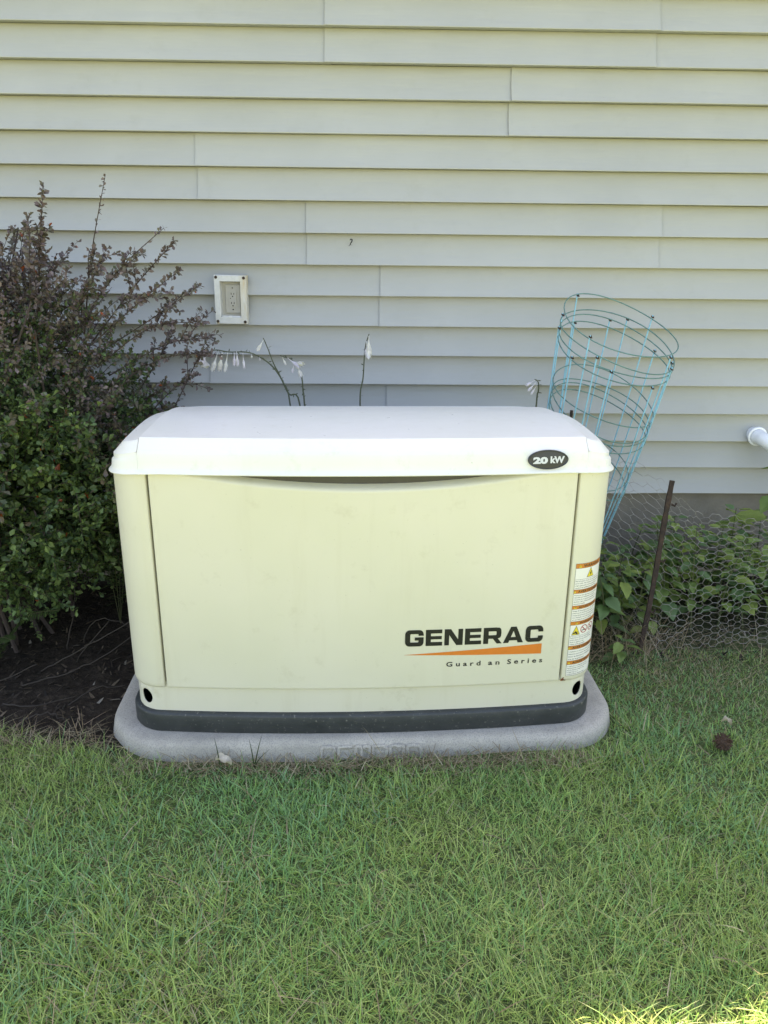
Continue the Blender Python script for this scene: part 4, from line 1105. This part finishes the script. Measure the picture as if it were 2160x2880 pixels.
# ------------------------------------------------------------------ small things on wall and lawn
b = MB(); b.tube([(-.046, WY + .001, 1.238), (-.043, WY - .003, 1.245), (-.039, WY - .004, 1.250), (-.038, WY - .004, 1.256), (-.042, WY - .003, 1.258), (-.046, WY - .002, 1.254)], [.0012, .0016, .002, .0024, .002, .001], 6)
b.tube([(-.046, WY, 1.238), (-.051, WY + .002, 1.236)], .0006, 4); b.tube([(-.044, WY, 1.241), (-.038, WY + .002, 1.238)], .0006, 4)
tag(b.obj('insect_husk', 'slot_dark', smooth=True), 'tiny dark curled insect husk stuck on the siding', 'insect')
def cone(loc, R):
    o = empty('pine_cone', loc); tag(o, 'brown spiky cone lying in the grass at right', 'cone'); rn = random.Random(2)
    b = MB(); P = []
    for j in range(9):
        for k in range(12): a, e = 2 * PI * k / 12, -PI / 2 + PI * j / 8; P.append((R * .75 * math.cos(e) * math.cos(a), R * .75 * math.cos(e) * math.sin(a), R * .62 * math.sin(e)))
    b.grid(P, 12, 9, closed=True); b.obj('core', 'cone_brown', o)
    b = MB()
    for k in range(110):
        g = k * 2.39996; zc = 1 - 2 * (k + .5) / 110; rxy = math.sqrt(1 - zc * zc); d = Vector((rxy * math.cos(g), rxy * math.sin(g), zc * .85))
        leaf_faces(b, d * R * .62, d + rdir(rn) * .25, rdir(rn, 1), R * .55, R * .26, (1, 1, 1), .3, .1, ((.5, 1.0),))
    q_ = b.obj('scales', 'cone_brown', o); q_['kind'] = 'stuff'
cone((.93, -.374, .040), .023)
def dry_leaf(loc, L, label, rs, col):
    rn = random.Random(rs); b = MB(); n = 8; V = []
    for i in range(n + 1):
        t = i / n; wv = L * .25 * math.sin(PI * t) ** .7 + .0008
        for s in (-1, -.5, 0, .5, 1): V.append(((t - .5) * L, s * wv, .010 * math.sin(t * 4) + .010 * s * s * (1 + .6 * math.sin(t * 9)) + rn.uniform(-.0015, .0015)))
    b.grid(V, 5, n + 1, col); o = b.obj('dead_leaf', 'dry_stuff', smooth=True); o.location = loc; o.rotation_euler = (.2, .1, rn.uniform(-.4, .4)); tag(o, label, 'leaf', 'dead leaves on the lawn')
dry_leaf((-.335, -.436, .030), .042, 'pale dry curled leaf against the front of the pad', 3, (.62, .55, .45))
dry_leaf((.985, -.275, .028), .028, 'pale dead leaf in the grass above the brown cone', 4, (.55, .47, .36))

# ------------------------------------------------------------------ lawn
def numpy_blades(name, xy, z, h, wdt, az, lean, curl, cols, mat, tipcol=None):
    N = len(h); dx, dy = np.cos(az), np.sin(az); tw = RNG.uniform(-.6, .6, N); px, py = -np.sin(az + tw), np.cos(az + tw)
    ts = [0, .36, .70, 1.0]; ws = [1.0, .92, .62, .0]; V = np.zeros((N, 7, 3), np.float32); k = 0
    for t, wf in zip(ts, ws):
        r = h * (lean * t + curl * t * t); zz = h * (t * np.sqrt(np.maximum(.08, 1 - np.minimum(lean, .95) ** 2)) - .55 * curl * t * t)
        cx, cy, cz = xy[:, 0] + dx * r, xy[:, 1] + dy * r, z + np.maximum(zz, .003 * t)
        if wf > 0:
            for sg in (-1, 1):
                V[:, k, 0] = cx + sg * px * wdt * wf * .5; V[:, k, 1] = cy + sg * py * wdt * wf * .5; V[:, k, 2] = cz; k += 1
        else: V[:, k, 0] = cx; V[:, k, 1] = cy; V[:, k, 2] = cz
    base = (np.arange(N) * 7)[:, None]
    quads = np.concatenate([base + np.array([0, 1, 3, 2]), base + np.array([2, 3, 5, 4])], axis=0); tris = base + np.array([4, 5, 6])
    me = bpy.data.meshes.new(name); me.vertices.add(N * 7); me.vertices.foreach_set('co', V.reshape(-1))
    nl = quads.size + tris.size; me.loops.add(nl); me.loops.foreach_set('vertex_index', np.concatenate([quads.ravel(), tris.ravel()]).astype(np.int32))
    np_ = len(quads) + len(tris); me.polygons.add(np_); st = np.concatenate([np.arange(len(quads)) * 4, len(quads) * 4 + np.arange(len(tris)) * 3]).astype(np.int32)
    me.polygons.foreach_set('loop_start', st); me.polygons.foreach_set('use_smooth', np.ones(np_, bool)); me.update(calc_edges=True)
    C = np.ones((N, 7, 4), np.float32); C[:, :, :3] = cols[:, None, :]
    if tipcol is not None: C[:, 6, :3] = tipcol; 
    a = me.color_attributes.new('col', 'FLOAT_COLOR', 'POINT'); a.data.foreach_set('color', C.ravel())
    return mkobj(name, me, mat)
def nz(x, y, s, o): return np.array([noise.noise(Vector((a * s, b_ * s, o))) for a, b_ in zip(x, y)])
cg_, sg_ = math.cos(-GY), math.sin(-GY)
def in_pad(x, y, grow=0.012):
    X = x * cg_ - y * sg_; Y = x * sg_ + y * cg_; Wd, Dd, Rr = PW + grow, PD + grow + .010, PR
    qx = np.abs(X) - (Wd - Rr); qy = np.abs(Y) - (Dd - Rr); d = np.hypot(np.maximum(qx, 0), np.maximum(qy, 0)) + np.minimum(np.maximum(qx, qy), 0) - Rr
    return d
n1 = 185000; X = RNG.uniform(-1.5, 1.7, n1); Y = RNG.uniform(-1.22, .16, n1)
n2 = 16000; X = np.concatenate([X, RNG.uniform(-1.6, 1.8, n2)]); Y = np.concatenate([Y, RNG.uniform(-1.9, -1.22, n2)])
pd_ = in_pad(X, Y); keep = pd_ > 0.004
X, Y, pd_ = X[keep], Y[keep], pd_[keep]
sl = np.array([soil_left(a, c) for a, c in zip(X, Y)]); sr_ = np.array([soil_right(a, c) for a, c in zip(X, Y)])
A1, A2, A3 = nz(X, Y, 3.2, .3), nz(X, Y, 7.5, 4.4), nz(X, Y, 1.6, 8.8)
rightpatch = np.clip((X - .62) / .1, 0, 1) * np.clip((Y + .34) / .12, 0, 1)
bare = np.clip(1 - pd_ / .075, 0, 1) * np.clip(.62 + A1 * 1.6, 0, 1) * (Y < -.3) * np.clip(1.6 - abs(X) * 1.5, .35, 1)
bare = np.maximum(bare, np.clip(1 - pd_ / .07, 0, 1) ** .5 * np.exp(-((X - .06) / .17) ** 2) * (Y < -.3))
prob = (1 - sl) * (1 - sr_) * np.clip(1.05 + .5 * A2, .35, 1) * (1 - .25 * rightpatch) * (1 - .9 * bare)
keep = RNG.random(len(X)) < prob
X, Y, pd_, A1, A2, A3, rightpatch, bare = [a[keep] for a in (X, Y, pd_, A1, A2, A3, rightpatch, bare)]
N = len(X); Zg = np.array([ground_z(a, c) for a, c in zip(X, Y)]) - .004
near = np.clip((-.45 - Y) / .6, 0, 1)
H = (RNG.gamma(6, 1 / 6, N) * (.026 + .010 * near + .013 * A2)) * (1 - .35 * rightpatch); H = np.clip(H, .016, .11)
H *= np.where(RNG.random(N) < .04, 1.5, 1.0)
Wd = RNG.uniform(.0011, .0025, N) * (1 + .25 * (A3 > .1))
AZ = RNG.uniform(0, 2 * PI, N) + 1.2 * A3; LE = np.clip(RNG.beta(2.4, 1.7, N) * 1.0, .08, .95); CU = RNG.uniform(.0, .55, N)
pal = np.array([(.275, .420, .120), (.210, .400, .135), (.330, .440, .130), (.200, .380, .170), (.395, .485, .165)])
wts = np.stack([np.full(N, 1.0), np.clip(.6 + 2.0 * A1, .05, 3), np.clip(.5 - 2.0 * A1, .05, 3), np.clip(.3 + 2.5 * A3, .02, 3), np.clip(.25 - 1.5 * A3 + .4 * near, .02, 2)], 1); wts /= wts.sum(1, keepdims=True)
idx = (wts.cumsum(1) > RNG.random(N)[:, None]).argmax(1); CO = pal[idx] * RNG.uniform(.72, 1.28, N)[:, None]
dryp = np.clip(nz(X, Y, 2.3, 15.5) * 1.6 - .25, 0, .5)
dry = RNG.random(N) < (.02 + dryp * .15 + .10 * rightpatch + .45 * np.exp(-((X - 1.05) / .28) ** 2 - ((Y - .02) / .13) ** 2) + .45 * bare + .05 * (A2 > .25)); CO[dry] = np.array([(.36, .30, .18), (.44, .38, .25), (.28, .22, .12)])[RNG.integers(0, 3, dry.sum())]
tip = CO.copy(); cut = RNG.random(N) < .25; tip[cut] = (.55, .52, .36)
tag(numpy_blades('lawn_grass', np.stack([X, Y], 1), Zg, H, Wd, AZ, LE, CU, CO, 'grass_blade', tip), 'mown green lawn grass in front of the generator', 'grass', kind='stuff')
# longer, paler straws lying on the lawn, at the pad's foot and in the right bed
def scatter(n, fx):
    P_ = []
    while len(P_) < n:
        p_ = fx()
        if in_pad(np.array([p_[0]]), np.array([p_[1]]))[0] > .003: P_.append(p_)
    return np.array(P_)
rn = random.Random(77)
S1 = scatter(260, lambda: (rn.uniform(-1.2, 1.3), rn.uniform(-1.15, -.3))); S2 = scatter(1300, lambda: (rn.uniform(-.58, .58), rn.gauss(-.425, .026)))
S3 = scatter(420, lambda: (rn.uniform(.66, 1.6), min(.5, rn.gauss(.19, .07)))); S4 = scatter(200, lambda: (rn.gauss(.86, .10), rn.gauss(.16, .06)))
S5 = scatter(420, lambda: (rn.uniform(-1.15, -.64), rn.gauss(-.33, .04)))
SS = np.concatenate([S1, S2, S3, S4, S5]); N = len(SS); zz = np.array([ground_z(a, c) for a, c in SS])
Hh = np.concatenate([RNG.uniform(.03, .08, len(S1)), RNG.uniform(.02, .055, len(S2)), RNG.uniform(.04, .13, len(S3)), RNG.uniform(.10, .24, len(S4)), RNG.uniform(.03, .08, len(S5))])
LE = np.concatenate([RNG.uniform(.7, .97, len(S1)), RNG.uniform(.75, .99, len(S2)), RNG.uniform(.85, .995, len(S3)), RNG.uniform(.3, .9, len(S4)), RNG.uniform(.8, .99, len(S5))])
zz = zz + np.concatenate([RNG.uniform(.01, .04, len(S1)), RNG.uniform(.0, .015, len(S2)), RNG.uniform(0, .02, len(S3)), np.zeros(len(S4)), np.zeros(len(S5))])
cc = np.array([(.33, .27, .16), (.42, .36, .24), (.24, .18, .10), (.30, .22, .15)])[RNG.integers(0, 4, N)] * RNG.uniform(.7, 1.2, N)[:, None]
tag(numpy_blades('dry_straw', SS, zz, Hh, RNG.uniform(.0010, .0022, N), RNG.uniform(0, 2 * PI, N), LE, RNG.uniform(0, .5, N), cc, 'dry_stuff'), 'dry straw lying round the pad and in the right bed', 'straw', kind='stuff')
# leaf litter and crumbs on the left soil and among the herbs
L1_ = np.array([(rn.uniform(-1.5, -.64), rn.uniform(-.34, .65)) for _ in range(1500)]); L2_ = np.array([(rn.uniform(.66, 1.7), rn.uniform(.10, .68)) for _ in range(900)])
LL = np.concatenate([L1_, L2_]); N = len(LL); cc = np.array([(.045, .034, .025), (.075, .055, .038), (.12, .09, .06), (.03, .024, .018)])[RNG.integers(0, 4, N)] * RNG.uniform(.6, 1.3, N)[:, None]
pk = RNG.random(N) < .02; cc[pk] = (.30, .27, .22)
tag(numpy_blades('leaf_litter', LL, np.array([ground_z(a, c) for a, c in LL]) + .001, RNG.uniform(.008, .030, N), RNG.uniform(.003, .010, N), RNG.uniform(0, 2 * PI, N), RNG.uniform(.85, .99, N), RNG.uniform(0, .3, N), cc, 'dry_stuff'), 'brown leaf litter on the bare soil beds', 'litter', kind='stuff')
# weeds at the foot of the pad
for i, (x, y, lab_) in enumerate([(-.262, -.428, 'three tall grass blades standing against the pad front, left of its lettering'), (-.345, -.432, 'single upright grass blade against the pad beside the pale dry leaf')]):
    b = MB(); base = Vector((x, y, ground_z(x, y))); rn2 = random.Random(i)
    for (dx_, h_, bend) in (((-.006, .085, -.01), (.022, .095, .0), (.03, .055, .03)) if i == 0 else ((-.006, .09, -.01),)):
        pts = catmull([Vector((0, 0, 0)), Vector((dx_ * .5, -.004, h_ * .55)), Vector((dx_ + bend * .3, -.002, h_))], 4); n = len(pts)
        V = []
        for k, p in enumerate(pts): wv = .0013 * (1 - (k / (n - 1)) ** 2) + .0002; V += [p + Vector((-wv, 0, 0)), p + Vector((0, -.0006, 0)), p + Vector((wv, 0, 0))]
        b.grid(V, 3, n, (.05, .075, .03))
    o = b.obj('grass_tuft', 'grass_blade', smooth=True); o.location = base; tag(o, lab_, 'grass', 'tufts at the pad front')
